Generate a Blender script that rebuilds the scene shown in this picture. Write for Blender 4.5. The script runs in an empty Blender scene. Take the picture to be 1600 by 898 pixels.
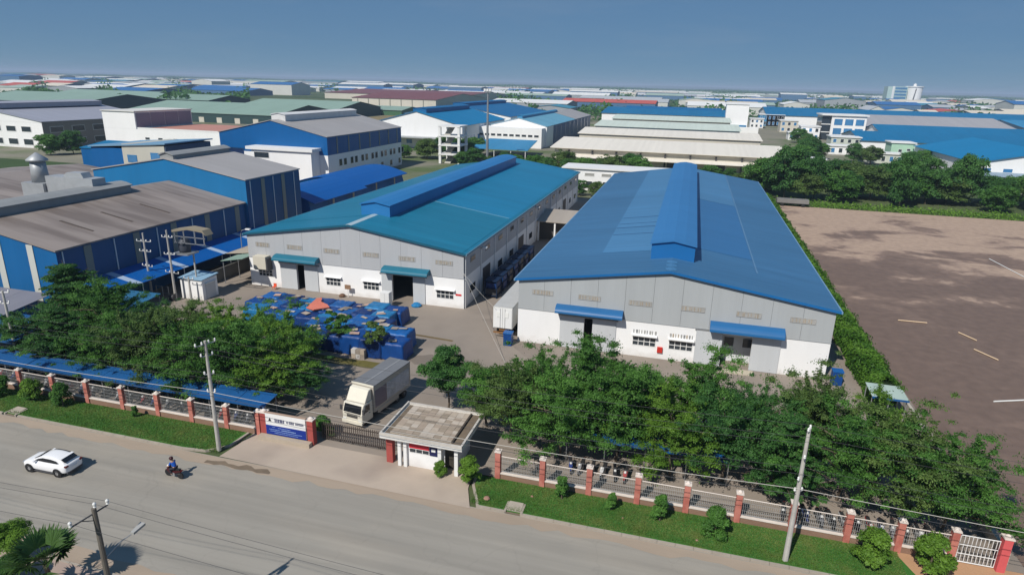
import bpy, math, random
import numpy as np
from mathutils import Matrix, Vector
random.seed(7); rng = np.random.default_rng(7)
scene = bpy.context.scene
COL = scene.collection
R = math.radians
# ------------------------------------------------------------------ camera, sky, sun, exposure
cam_d = bpy.data.cameras.new('camera'); cam = bpy.data.objects.new('camera', cam_d); COL.objects.link(cam)
cam_d.sensor_width = 36.0; cam_d.lens = 22.5; cam_d.clip_start = 0.5; cam_d.clip_end = 60000
cam.matrix_world = Matrix.Translation((0, 0, 30)) @ Matrix.Rotation(R(15), 4, 'Z') @ Matrix.Rotation(math.pi/2-0.30916, 4, 'X') @ Matrix.Rotation(0.0244, 4, 'Z')
scene.camera = cam
SUN_AZ, SUN_EL = R(21), R(46)          # shadows run towards (sin az, cos az)
SKY_TINT = (0.86, 1.37, 1.90)
world = bpy.data.worlds.new('World'); scene.world = world; world.use_nodes = True
wn = world.node_tree.nodes; wl = world.node_tree.links; wn.clear()
sky = wn.new('ShaderNodeTexSky'); sky.sky_type = 'NISHITA'; sky.sun_disc = False
sky.sun_elevation = SUN_EL; sky.sun_rotation = SUN_AZ + math.pi
sky.air_density = 0.5; sky.dust_density = 0.0; sky.ozone_density = 3.0; sky.altitude = 0
bg = wn.new('ShaderNodeBackground'); bg.inputs['Strength'].default_value = 0.15
wo = wn.new('ShaderNodeOutputWorld')
hs = wn.new('ShaderNodeHueSaturation'); hs.inputs['Saturation'].default_value = 2.5
gm = wn.new('ShaderNodeGamma'); gm.inputs['Gamma'].default_value = 0.16      # hazy tropical air: an evener sky than the clear-air model
wl.new(sky.outputs[0], gm.inputs['Color']); wl.new(gm.outputs[0], hs.inputs['Color']); tn = wn.new('ShaderNodeVectorMath'); tn.operation = 'MULTIPLY'; tn.inputs[1].default_value = SKY_TINT; wl.new(hs.outputs[0], tn.inputs[0]); 
tc = wn.new('ShaderNodeTexCoord'); cmap = wn.new('ShaderNodeMapping'); cmap.inputs['Scale'].default_value = (2.2, 2.2, 13); wl.new(tc.outputs['Generated'], cmap.inputs[0])
cn_ = wn.new('ShaderNodeTexNoise'); cn_.inputs['Scale'].default_value = 1.6; cn_.inputs['Detail'].default_value = 7; cn_.inputs['Roughness'].default_value = 0.6; wl.new(cmap.outputs[0], cn_.inputs[0])
crg = wn.new('ShaderNodeMapRange'); crg.inputs[1].default_value = 0.52; crg.inputs[2].default_value = 0.80; crg.inputs[3].default_value = 0.0; crg.inputs[4].default_value = 0.12; wl.new(cn_.outputs[0], crg.inputs[0])
cmx = wn.new('ShaderNodeMix'); cmx.data_type = 'RGBA'; cmx.inputs[7].default_value = (2.6, 2.75, 3.0, 1); wl.new(crg.outputs[0], cmx.inputs[0]); wl.new(tn.outputs[0], cmx.inputs[6]); wl.new(cmx.outputs[2], bg.inputs['Color']); wl.new(bg.outputs[0], wo.inputs['Surface'])
sun_d = bpy.data.lights.new('sun', 'SUN'); sun_d.energy = 4.6; sun_d.angle = R(0.55); sun_d.color = (1.0, 0.95, 0.87)
sun = bpy.data.objects.new('sun', sun_d); COL.objects.link(sun)
sv = Vector((math.sin(SUN_AZ)*math.cos(SUN_EL), math.cos(SUN_AZ)*math.cos(SUN_EL), -math.sin(SUN_EL)))
sun.rotation_euler = sv.to_track_quat('-Z', 'Y').to_euler(); sun.location = (-30, -60, 90)
scene.view_settings.view_transform = 'Standard'; scene.view_settings.look = 'None'
scene.view_settings.gamma = 1.0; scene.view_settings.exposure = 0.0
scene.view_settings.use_curve_mapping = False
# ------------------------------------------------------------------ helpers
def lin(c):
    c /= 255.0
    return c/12.92 if c <= 0.04045 else ((c+0.055)/1.055)**2.4
def S(r, g, b, k=1.0): return (lin(r)*k, lin(g)*k, lin(b)*k)
MATS = {}
def mat(name, col, rough=0.7, var=0.12, scale=0.6, bump=0.0, bscale=8.0, metal=0.0, spec=0.3, stretch=(1,1,1), col2=None, thr=(0.45,0.62), obj=False):
    """procedural principled material: colour broken up by two noises, optional second colour in patches, fine bump"""
    if name in MATS: return MATS[name]
    m = bpy.data.materials.new(name); m.use_nodes = True; MATS[name] = m
    nt = m.node_tree; N = nt.nodes; L = nt.links; b = N['Principled BSDF']
    b.inputs['Roughness'].default_value = rough; b.inputs['Metallic'].default_value = metal
    b.inputs['Specular IOR Level'].default_value = spec
    g = N.new('ShaderNodeTexCoord') if obj else N.new('ShaderNodeNewGeometry')
    mp = N.new('ShaderNodeMapping'); mp.inputs['Scale'].default_value = stretch
    L.new(g.outputs['Object' if obj else 'Position'], mp.inputs['Vector'])
    n1 = N.new('ShaderNodeTexNoise'); n1.inputs['Scale'].default_value = scale; n1.inputs['Detail'].default_value = 5
    n1.inputs['Roughness'].default_value = 0.62
    L.new(mp.outputs[0], n1.inputs['Vector'])
    n2 = N.new('ShaderNodeTexNoise'); n2.inputs['Scale'].default_value = scale*0.13; n2.inputs['Detail'].default_value = 3
    L.new(mp.outputs[0], n2.inputs['Vector'])
    ad = N.new('ShaderNodeMath'); ad.operation = 'ADD'; L.new(n1.outputs[0], ad.inputs[0]); L.new(n2.outputs[0], ad.inputs[1])
    mr = N.new('ShaderNodeMapRange'); mr.inputs[1].default_value = 0.6; mr.inputs[2].default_value = 1.4
    mr.inputs[3].default_value = 1-var; mr.inputs[4].default_value = 1+var
    L.new(ad.outputs[0], mr.inputs[0])
    src = None
    if col2 is not None:
        n3 = N.new('ShaderNodeTexNoise'); n3.inputs['Scale'].default_value = scale*0.5; n3.inputs['Detail'].default_value = 6
        L.new(mp.outputs[0], n3.inputs['Vector'])
        r3 = N.new('ShaderNodeMapRange'); r3.inputs[1].default_value = thr[0]; r3.inputs[2].default_value = thr[1]
        L.new(n3.outputs[0], r3.inputs[0])
        mx = N.new('ShaderNodeMix'); mx.data_type = 'RGBA'; mx.inputs[6].default_value = (*col, 1); mx.inputs[7].default_value = (*col2, 1)
        L.new(r3.outputs[0], mx.inputs[0]); src = mx.outputs[2]
    vm = N.new('ShaderNodeVectorMath'); vm.operation = 'SCALE'
    if src: L.new(src, vm.inputs[0])
    else: vm.inputs[0].default_value = col
    L.new(mr.outputs[0], vm.inputs['Scale']); L.new(vm.outputs[0], b.inputs['Base Color'])
    if bump > 0:
        nb = N.new('ShaderNodeTexNoise'); nb.inputs['Scale'].default_value = bscale; nb.inputs['Detail'].default_value = 4
        L.new(mp.outputs[0], nb.inputs['Vector'])
        bp = N.new('ShaderNodeBump'); bp.inputs['Strength'].default_value = bump; bp.inputs['Distance'].default_value = 0.05
        L.new(nb.outputs[0], bp.inputs['Height']); L.new(bp.outputs[0], b.inputs['Normal'])
    return m
def sheet_mat(name, col, along='y', pitch=0.9, var=0.10, rough=0.42, seam=0.10, col2=None, tone=None):
    if tone is None: tone = 0.012 if along == 'z' else 0.03
    """profiled metal sheet: ribs across 'along', streaky weathering running down the slope"""
    if name in MATS: return MATS[name]
    st = {'y': (0.12, 1.0, 0.3), 'x': (1.0, 0.12, 0.3), 'z': (1.0, 1.0, 0.1)}[along]
    m = mat(name, col, rough=rough, var=var, scale=0.9, stretch=st, col2=col2, spec=0.35)
    nt = m.node_tree; N = nt.nodes; L = nt.links; b = N['Principled BSDF']
    g = N.new('ShaderNodeNewGeometry'); sx = N.new('ShaderNodeSeparateXYZ'); L.new(g.outputs['Position'], sx.inputs[0])
    mu = N.new('ShaderNodeMath'); mu.operation = 'MULTIPLY'; mu.inputs[1].default_value = 2*math.pi/pitch
    if along == 'z':
        a2 = N.new('ShaderNodeMath'); a2.operation = 'ADD'; L.new(sx.outputs[0], a2.inputs[0]); L.new(sx.outputs[1], a2.inputs[1]); L.new(a2.outputs[0], mu.inputs[0])
    else: L.new(sx.outputs['XY'.index(along.upper())], mu.inputs[0])
    sn = N.new('ShaderNodeMath'); sn.operation = 'SINE'; L.new(mu.outputs[0], sn.inputs[0])
    pw = N.new('ShaderNodeMapRange'); pw.inputs[1].default_value = 0.75; pw.inputs[2].default_value = 1.0; L.new(sn.outputs[0], pw.inputs[0])
    fl = N.new('ShaderNodeMath'); fl.operation = 'FLOOR'; dv = N.new('ShaderNodeMath'); dv.operation = 'DIVIDE'; dv.inputs[1].default_value = 2*math.pi; L.new(mu.outputs[0], dv.inputs[0]); L.new(dv.outputs[0], fl.inputs[0])
    wn_ = N.new('ShaderNodeTexWhiteNoise'); wn_.noise_dimensions = '1D'; L.new(fl.outputs[0], wn_.inputs['W'])
    tr_ = N.new('ShaderNodeMapRange'); tr_.inputs[3].default_value = 1-tone; tr_.inputs[4].default_value = 1+tone; L.new(wn_.outputs['Value'], tr_.inputs[0])
    old = b.inputs['Base Color'].links[0].from_socket; v2 = N.new('ShaderNodeVectorMath'); v2.operation = 'SCALE'; L.new(old, v2.inputs[0]); L.new(tr_.outputs[0], v2.inputs['Scale']); L.new(v2.outputs[0], b.inputs['Base Color'])
    bp = N.new('ShaderNodeBump'); bp.inputs['Strength'].default_value = seam; bp.inputs['Distance'].default_value = 0.06
    L.new(pw.outputs[0], bp.inputs['Height']); L.new(bp.outputs[0], b.inputs['Normal'])
    return m
def glass_mat(name, col, rough=0.12):
    m = mat(name, col, rough=rough, var=0.25, scale=0.4, spec=0.6); return m

ORIG = {}
class MB:
    """collects faces for one mesh"""
    def __init__(s): s.v = []; s.f = []
    def face(s, pts):
        n = len(s.v); s.v += [tuple(p) for p in pts]; s.f.append(tuple(range(n, n+len(pts)))); return s
    def box(s, x0, y0, z0, x1, y1, z1):
        if x0 > x1: x0, x1 = x1, x0
        if y0 > y1: y0, y1 = y1, y0
        if z0 > z1: z0, z1 = z1, z0
        n = len(s.v)
        s.v += [(x0,y0,z0),(x1,y0,z0),(x1,y1,z0),(x0,y1,z0),(x0,y0,z1),(x1,y0,z1),(x1,y1,z1),(x0,y1,z1)]
        s.f += [tuple(n+i for i in q) for q in ((0,3,2,1),(4,5,6,7),(0,1,5,4),(1,2,6,5),(2,3,7,6),(3,0,4,7))]
        return s
    def extr(s, pts, d):
        """polygon pts (3d) extruded by vector d"""
        k = len(pts); n = len(s.v); s.v += [tuple(p) for p in pts] + [tuple(p[i]+d[i] for i in range(3)) for p in pts]
        s.f.append(tuple(range(n+k-1, n-1, -1))); s.f.append(tuple(range(n+k, n+2*k)))
        for i in range(k): j = (i+1) % k; s.f.append((n+i, n+j, n+k+j, n+k+i))
        return s
    def tube(s, pts, r, n=8, cap=True):
        pts = [Vector(p) for p in pts]; rs = r if isinstance(r, (list, tuple)) else [r]*len(pts)
        base = len(s.v)
        for i, p in enumerate(pts):
            d = (pts[min(i+1, len(pts)-1)] - pts[max(i-1, 0)]); d.normalize()
            a = Vector((0,0,1)) if abs(d.z) < 0.9 else Vector((1,0,0))
            u = d.cross(a).normalized(); w = d.cross(u)
            for k in range(n):
                t = 2*math.pi*k/n; s.v.append(tuple(p + (u*math.cos(t)+w*math.sin(t))*rs[i]))
        for i in range(len(pts)-1):
            for k in range(n):
                a = base+i*n+k; b = base+i*n+(k+1) % n; s.f.append((a, a+n, b+n, b))
        if cap: s.f.append(tuple(base+k for k in range(n))); s.f.append(tuple(base+(len(pts)-1)*n+k for k in range(n-1, -1, -1)))
        return s
    def lathe(s, prof, c=(0,0,0), n=16, axis='z'):
        base = len(s.v)
        for r, h in prof:
            for k in range(n):
                t = 2*math.pi*k/n; a, b = r*math.cos(t), r*math.sin(t)
                p = {'z': (a, b, h), 'y': (a, h, b), 'x': (h, a, b)}[axis]
                s.v.append((c[0]+p[0], c[1]+p[1], c[2]+p[2]))
        for i in range(len(prof)-1):
            for k in range(n):
                a = base+i*n+k; b = base+i*n+(k+1) % n; s.f.append((a, b, b+n, a+n))
        s.f.append(tuple(base+k for k in range(n))); s.f.append(tuple(base+(len(prof)-1)*n+k for k in range(n)))
        return s
    def mesh(s, name, m, off=(0,0,0), smooth=False):
        me = bpy.data.meshes.new(name)
        ox, oy, oz = off
        me.from_pydata([(x-ox, y-oy, z-oz) for x, y, z in s.v], [], s.f); me.validate(); me.update()
        if m: me.materials.append(m)
        if smooth: me.polygons.foreach_set('use_smooth', [True]*len(me.polygons))
        return me
def fix_normals(me):
    import bmesh
    b = bmesh.new(); b.from_mesh(me); bmesh.ops.recalc_face_normals(b, faces=b.faces); b.to_mesh(me); b.free()
def link(name, me, parent=None, loc=(0,0,0)):
    o = bpy.data.objects.new(name, me); COL.objects.link(o); o.location = loc
    if parent: o.parent = parent
    return o
def tag(o, label, cat, group=None):
    o['label'] = label; o['category'] = cat
    if group: o['group'] = group
    return o
def thing(name, label, cat, loc=(0,0,0), rz=0, group=None):
    o = link(name, None, None, loc); o.rotation_euler = (0, 0, rz); o.empty_display_size = 0.3
    ORIG[o.name] = tuple(loc); return tag(o, label, cat, group)
def part(name, mb, m, parent, world=True, smooth=False, label=None, fix=True):
    """a part of a thing; world=True: vertices are world coordinates"""
    off = ORIG.get(parent.name, (0,0,0)) if (world and parent) else (0,0,0)
    me = mb.mesh(name, m, off, smooth)
    if fix: fix_normals(me)
    o = link(name, me, parent); ORIG[o.name] = off
    if label: o['label'] = label
    return o
def struct(name, mb, m, kind='structure', z=None):
    me = mb.mesh(name, m); fix_normals(me); o = link(name, me); o['kind'] = kind; ORIG[o.name] = (0,0,0); return o
def single(name, mb, m, label, cat, group=None, smooth=False, loc=(0,0,0)):
    me = mb.mesh(name, m, loc, smooth); fix_normals(me)
    return tag(link(name, me, None, loc), label, cat, group)
def dup(root, loc, rz, label, group=None, scale=None):
    r = root.copy(); COL.objects.link(r); r.location = loc; r.rotation_euler = (0, 0, rz); r['label'] = label
    if group: r['group'] = group
    if scale: r.scale = scale
    for ch in list(root.children):
        c = ch.copy(); COL.objects.link(c); c.parent = r
        for g in list(ch.children):
            d = g.copy(); COL.objects.link(d); d.parent = c
            
    return r
ORD = ['first','second','third','fourth','fifth','sixth','seventh','eighth','ninth','tenth','eleventh','twelfth','thirteenth','fourteenth','fifteenth','sixteenth','seventeenth','eighteenth','nineteenth','twentieth']
ORD += ['twenty-'+w for w in ORD[:9]]+['thirtieth']
# ------------------------------------------------------------------ materials
WHITE = mat('white_render', (0.80,0.80,0.80), 0.75, 0.05, 0.8, stretch=(1,1,0.25), col2=(0.76,0.76,0.75), thr=(0.55,0.8))
def splash(m, dirt=(0.33,0.27,0.21), h=0.9):
    N = m.node_tree.nodes; L = m.node_tree.links; b = N['Principled BSDF']; old = b.inputs['Base Color'].links[0].from_socket
    g = N.new('ShaderNodeNewGeometry'); sx = N.new('ShaderNodeSeparateXYZ'); L.new(g.outputs['Position'], sx.inputs[0]); nz = N.new('ShaderNodeTexNoise'); nz.inputs['Scale'].default_value = 0.8; nz.inputs['Detail'].default_value = 6; L.new(g.outputs['Position'], nz.inputs[0])
    a = N.new('ShaderNodeMath'); a.operation = 'MULTIPLY'; a.inputs[1].default_value = 2.2*h; L.new(nz.outputs[0], a.inputs[0]); sb = N.new('ShaderNodeMath'); sb.operation = 'SUBTRACT'; L.new(a.outputs[0], sb.inputs[0]); L.new(sx.outputs[2], sb.inputs[1])
    mr = N.new('ShaderNodeMapRange'); mr.inputs[1].default_value = 0.1; mr.inputs[2].default_value = 1.2*h; mr.inputs[4].default_value = 0.30; L.new(sb.outputs[0], mr.inputs[0])
    mx = N.new('ShaderNodeMix'); mx.data_type = 'RGBA'; mx.inputs[7].default_value = (*dirt, 1); L.new(old, mx.inputs[6]); L.new(mr.outputs[0], mx.inputs[0]); L.new(mx.outputs[2], b.inputs['Base Color'])
splash(WHITE)
CLAD = sheet_mat('grey_cladding', (0.42,0.43,0.445), 'z', 0.42, 0.06, 0.55, 0.12)
CLADB = sheet_mat('grey_green_cladding', (0.385,0.405,0.415), 'z', 0.42, 0.06, 0.55, 0.12)
ROOFA = sheet_mat('teal_blue_roof_sheet', (0.011,0.155,0.255), 'y', 1.05, 0.18, 0.42, 0.22)
ROOFA2 = sheet_mat('brighter_teal_roof_sheet', (0.010,0.175,0.325), 'y', 1.05, 0.15, 0.40, 0.22)
ROOFB = sheet_mat('dull_blue_roof_sheet', (0.045,0.138,0.265), 'y', 1.05, 0.17, 0.45, 0.22)
ROOFB2 = sheet_mat('faded_blue_roof_sheet', (0.062,0.185,0.345), 'y', 1.05, 0.12, 0.45, 0.22)
TRIMB = mat('blue_trim', (0.012,0.13,0.36), 0.45, 0.08)
VENTB = sheet_mat('bright_blue_vent_sheet', (0.022,0.165,0.40), 'y', 1.05, 0.07, 0.4, 0.06)
DOORG = sheet_mat('pale_grey_door', (0.50,0.52,0.54), 'z', 0.3, 0.04, 0.55, 0.1)
BLACKIN = mat('dark_interior', (0.03,0.03,0.032), 0.9, 0.2)
LOUV = mat('louvre_vent', (0.33,0.325,0.31), 0.7, 0.2, 3)
RUST = mat('rust_streak', (0.36,0.30,0.23), 0.85, 0.3, 4)
GLASS = glass_mat('dark_window_glass', (0.03,0.04,0.05))
STEEL = mat('galvanised_steel', (0.33,0.34,0.35), 0.45, 0.15, 2, metal=0.5)
DSTEEL = mat('dark_steel', (0.06,0.06,0.065), 0.55, 0.2, 2)
CONC = mat('pole_concrete', (0.42,0.40,0.37), 0.85, 0.18, 2, bump=0.2)
WPAINT = mat('white_paint', (0.74,0.74,0.73), 0.5, 0.06, 1)
BLACK = mat('black_rubber', (0.018,0.018,0.019), 0.75, 0.2, 5)
# ------------------------------------------------------------------ the setting: ground sheets
def flat(name, pts, z, m, kind='structure', thick=0.0):
    mb = MB()
    if thick: mb.extr([(x, y, z-thick) for x, y in pts], (0, 0, thick))
    else: mb.face([(x, y, z) for x, y in pts])
    return struct(name, mb, m, kind)
PLAIN = mat('plain_far_ground', S(92,104,66,0.8), 0.95, 0.35, 0.02, col2=S(58,80,40,0.75), thr=(0.42,0.6))
flat('ground', [(-22000,-900),(22000,-900),(22000,22000),(-22000,22000)], -0.06, PLAIN)
ROADM = mat('dusty_asphalt', S(150,145,136,0.94), 0.82, 0.09, 0.35, bump=0.12, bscale=14, stretch=(0.35,1,1), col2=S(160,152,140,0.93), thr=(0.5,0.75))
_N = ROADM.node_tree.nodes; _L = ROADM.node_tree.links; _b = _N['Principled BSDF']; _old = _b.inputs['Base Color'].links[0].from_socket
_g = _N.new('ShaderNodeNewGeometry'); _m = _N.new('ShaderNodeMapping'); _m.inputs['Scale'].default_value = (0.02, 1.1, 1); _L.new(_g.outputs['Position'], _m.inputs[0]); _t = _N.new('ShaderNodeTexNoise'); _t.inputs['Scale'].default_value = 1.0; _t.inputs['Detail'].default_value = 6; _L.new(_m.outputs[0], _t.inputs[0])
_r = _N.new('ShaderNodeMapRange'); _r.inputs[1].default_value = 0.35; _r.inputs[2].default_value = 0.65; _r.inputs[3].default_value = 0.90; _r.inputs[4].default_value = 1.08; _L.new(_t.outputs[0], _r.inputs[0])
_v = _N.new('ShaderNodeTexVoronoi'); _v.feature = 'DISTANCE_TO_EDGE'; _v.inputs['Scale'].default_value = 0.22; _w = _N.new('ShaderNodeVectorMath'); _n3 = _N.new('ShaderNodeTexNoise'); _n3.inputs['Scale'].default_value = 0.5; _L.new(_g.outputs['Position'], _n3.inputs[0]); _w.operation = 'MULTIPLY_ADD'; _w.inputs[1].default_value = (3,3,0); _L.new(_n3.outputs['Color'], _w.inputs[0]); _L.new(_g.outputs['Position'], _w.inputs[2]); _L.new(_w.outputs[0], _v.inputs['Vector'])
_c = _N.new('ShaderNodeMapRange'); _c.inputs[1].default_value = 0.0; _c.inputs[2].default_value = 0.012; _c.inputs[3].default_value = 0.93; _c.inputs[4].default_value = 1.0; _L.new(_v.outputs['Distance'], _c.inputs[0])
_mm = _N.new('ShaderNodeMath'); _mm.operation = 'MULTIPLY'; _L.new(_r.outputs[0], _mm.inputs[0]); _L.new(_c.outputs[0], _mm.inputs[1]); _s = _N.new('ShaderNodeVectorMath'); _s.operation = 'SCALE'; _L.new(_old, _s.inputs[0]); _L.new(_mm.outputs[0], _s.inputs['Scale']); _L.new(_s.outputs[0], _b.inputs['Base Color'])
flat('road', [(-260,25.2),(160,25.2),(160,38.25),(-260,38.25)], 0.0, ROADM)
DUST = mat('sandy_road_edge', S(166,150,133,0.9), 0.95, 0.14, 0.6, bump=0.15, stretch=(0.3,1,1))
def wavy(x0, x1, y0, y1, jit0, jit1, step=1.3, seed=0):
    r = random.Random(seed); n = int((x1-x0)/step); a = []; b = []
    for i in range(n+1):
        x = x0+(x1-x0)*i/n; a.append((x, y0+r.uniform(-jit0, jit0))); b.append((x, y1+r.uniform(-jit1, jit1)))
    return a + b[::-1]
flat('road_edge_dust', wavy(-120, 60, 37.25, 38.18, 0.30, 0.02, 1.1, 1), 0.006, DUST)
flat('road_edge_dust_near', wavy(-120, 60, 25.2, 26.4, 0.0, 0.35, 1.3, 2), 0.006, DUST)
PAVE = mat('near_pavement', S(178,158,146,0.85), 0.9, 0.12, 0.8, bump=0.1)
flat('pavement', [(-260,14),(160,14),(160,25.05),(-260,25.05)], 0.09, PAVE)
KERBM = mat('kerb_concrete', S(168,158,145,0.9), 0.9, 0.15, 1.5, bump=0.2)
k = MB()
for i in range(120):
    x = -130+i*1.6; k.box(x, 25.052, -0.05, x+1.58, 25.2, 0.12)
struct('kerb_near', k, KERBM)
YARDM = mat('yard_concrete', S(152,141,130,0.86), 0.9, 0.12, 0.22, bump=0.1, bscale=5, col2=S(132,122,113,0.86), thr=(0.5,0.68))
flat('factory_yard', [(-130,42.35),(24.3,42.35),(24.3,176),(-130,176)], 0.02, YARDM)
APR = mat('entrance_concrete', S(182,167,152,0.9), 0.9, 0.10, 0.4, bump=0.12, bscale=6, col2=S(160,146,134,0.88), thr=(0.5,0.7))
flat('entrance_apron', [(-35.0,38.3),(-13.0,38.0),(-13.9,40.2),(-14.3,42.34),(-34.6,42.34),(-34.7,40.4)], 0.03, APR)
GRASSM = mat('verge_grass', S(62,112,44,0.9), 0.95, 0.22, 1.6, bump=0.4, bscale=26, col2=S(100,108,54,0.9), thr=(0.50,0.72))
flat('grass_verge', [(-120,38.48),(-38.6,38.48),(-36.6,38.75),(-35.3,39.9),(-35.1,42.1),(-120,42.1)], 0.10, GRASSM, thick=0.14)
flat('grass_verge_right', [(-12.65,38.48),(-12.75,39.0),(-13.6,40.7),(-13.9,42.1),(16.2,42.1),(16.8,40.5),(17.6,38.48)], 0.10, GRASSM, thick=0.14)
DIRT = mat('bare_earth', S(160,138,118,0.85), 0.95, 0.2, 0.7, bump=0.3)
flat('bare_earth_corner', [(17.6,38.48),(16.8,40.5),(16.2,42.3),(23.2,42.3),(60,42.3),(60,38.48)], 0.05, mat('orange_earth', S(190,150,116,0.85), 0.95, 0.15, 0.5, bump=0.3))
k = MB()
def kerb_run(mb, pts, w=0.2, h=0.16):
    for (x0, y0), (x1, y1) in zip(pts[:-1], pts[1:]):
        d = Vector((x1-x0, y1-y0)); Ln = d.length; d.normalize(); nrm = Vector((-d.y, d.x))*w; n = max(1, round(Ln/1.2))
        for i in range(n):
            a = Vector((x0, y0))+d*(Ln*i/n+0.01); b = Vector((x0, y0))+d*(Ln*(i+1)/n-0.01)
            mb.extr([(a.x, a.y, -0.04), (b.x, b.y, -0.04), (b.x+nrm.x, b.y+nrm.y, -0.04), (a.x+nrm.x, a.y+nrm.y, -0.04)], (0,0,h+random.uniform(0,0.012)))
kerb_run(k, [(-120,38.26),(-58.4,38.26)]); kerb_run(k, [(-56.6,38.26),(-38.6,38.26),(-36.5,38.52),(-35.1,39.8),(-34.9,42.1)])
kerb_run(k, [(-13.9,42.0),(-13.75,40.7),(-12.9,39.0),(-12.6,38.26),(-10.4,38.26)]); kerb_run(k, [(-9.2,38.26),(17.6,38.26)])
struct('kerb', k, KERBM)
# vacant lot on the right: dark wet mud drying to pale earth
m = bpy.data.materials.new('vacant_lot_mud'); m.use_nodes = True; N = m.node_tree.nodes; L = m.node_tree.links; b = N['Principled BSDF']
g = N.new('ShaderNodeNewGeometry'); mp = N.new('ShaderNodeMapping'); mp.inputs['Scale'].default_value = (0.065, 0.085, 1); L.new(g.outputs['Position'], mp.inputs[0])
n1 = N.new('ShaderNodeTexNoise'); n1.inputs['Scale'].default_value = 1.0; n1.inputs['Detail'].default_value = 10; n1.inputs['Roughness'].default_value = 0.64; n1.inputs['Distortion'].default_value = 0.35; L.new(mp.outputs[0], n1.inputs[0])
sx = N.new('ShaderNodeSeparateXYZ'); L.new(g.outputs['Position'], sx.inputs[0])
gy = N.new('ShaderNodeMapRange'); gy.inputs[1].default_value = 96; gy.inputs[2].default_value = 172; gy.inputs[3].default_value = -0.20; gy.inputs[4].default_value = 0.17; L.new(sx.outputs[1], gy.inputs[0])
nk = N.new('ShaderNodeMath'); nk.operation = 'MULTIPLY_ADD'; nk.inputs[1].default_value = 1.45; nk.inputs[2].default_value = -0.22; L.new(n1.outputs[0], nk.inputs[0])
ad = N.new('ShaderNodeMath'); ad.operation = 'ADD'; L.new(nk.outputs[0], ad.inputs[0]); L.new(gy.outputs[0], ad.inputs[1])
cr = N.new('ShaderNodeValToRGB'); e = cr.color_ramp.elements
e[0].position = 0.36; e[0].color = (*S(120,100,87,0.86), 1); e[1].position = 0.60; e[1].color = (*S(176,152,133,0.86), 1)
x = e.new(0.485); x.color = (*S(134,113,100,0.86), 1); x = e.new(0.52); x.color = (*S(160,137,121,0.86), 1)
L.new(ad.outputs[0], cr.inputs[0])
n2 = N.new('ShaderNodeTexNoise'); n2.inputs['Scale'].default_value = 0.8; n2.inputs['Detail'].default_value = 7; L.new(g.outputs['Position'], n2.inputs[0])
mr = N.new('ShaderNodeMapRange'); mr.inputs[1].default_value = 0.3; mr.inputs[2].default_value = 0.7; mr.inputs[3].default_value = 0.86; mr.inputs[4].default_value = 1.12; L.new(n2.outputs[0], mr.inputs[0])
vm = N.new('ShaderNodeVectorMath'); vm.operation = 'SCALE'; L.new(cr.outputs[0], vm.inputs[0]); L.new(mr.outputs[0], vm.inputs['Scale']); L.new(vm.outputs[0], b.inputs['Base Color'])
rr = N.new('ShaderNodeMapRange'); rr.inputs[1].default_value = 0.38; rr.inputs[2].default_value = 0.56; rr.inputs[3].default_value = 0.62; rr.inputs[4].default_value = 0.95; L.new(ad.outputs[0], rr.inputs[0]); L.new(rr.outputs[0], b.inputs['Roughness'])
bp = N.new('ShaderNodeBump'); bp.inputs['Strength'].default_value = 0.25; bp.inputs['Distance'].default_value = 0.1; L.new(n2.outputs[0], bp.inputs['Height']); L.new(bp.outputs[0], b.inputs['Normal'])
LOT = m
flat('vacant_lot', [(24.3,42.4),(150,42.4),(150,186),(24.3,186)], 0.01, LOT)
ASPH2 = mat('estate_lane', S(168,158,148,0.8), 0.9, 0.12, 0.2)
flat('estate_lane', [(30,236),(36,236),(74,430),(150,700),(141,700),(66,430)], -0.03, ASPH2)
flat('estate_ground', [(-420,176.2),(24.2,176.2),(24.2,235),(300,235),(300,720),(-420,720)], -0.045, mat('estate_paving', S(140,136,120,0.8), 0.95, 0.2, 0.06, col2=S(92,108,66,0.8), thr=(0.45,0.6)))
flat('drain_strip', [(-33.0,68.55),(-25.4,67.9),(-25.4,67.45),(-33.0,68.1)], 0.028, mat('mossy_drain', S(112,96,66,0.85), 0.95, 0.25, 2))
flat('yard_grass_strip', wavy(-41.5, -30.2, 57.6, 59.1, 0.15, 0.1, 0.8, 8), 0.05, mat('dry_grass_strip', S(104,98,52,0.85), 0.95, 0.25, 2, bump=0.4))
flat('yard_damp', wavy(-28.5, -20.5, 60.5, 62.8, 0.5, 0.6, 0.7, 12), 0.026, mat('yard_damp_concrete', S(128,118,108,0.86), 0.8, 0.15, 1.2)); flat('yard_patch', [(-24.5,76),(-16,66),(-13,66),(-19.5,78)], 0.026, mat('yard_patch_concrete', S(142,131,121,0.86), 0.9, 0.14, 0.8))
# stains and puddle edge along the road mouth
flat('damp_stain', wavy(-35.6, -29.6, 37.25, 37.75, 0.12, 0.22, 0.5, 4), 0.012, mat('damp_and_recess_dirt', S(122,108,92,0.85), 0.75, 0.25, 1.5))

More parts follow.
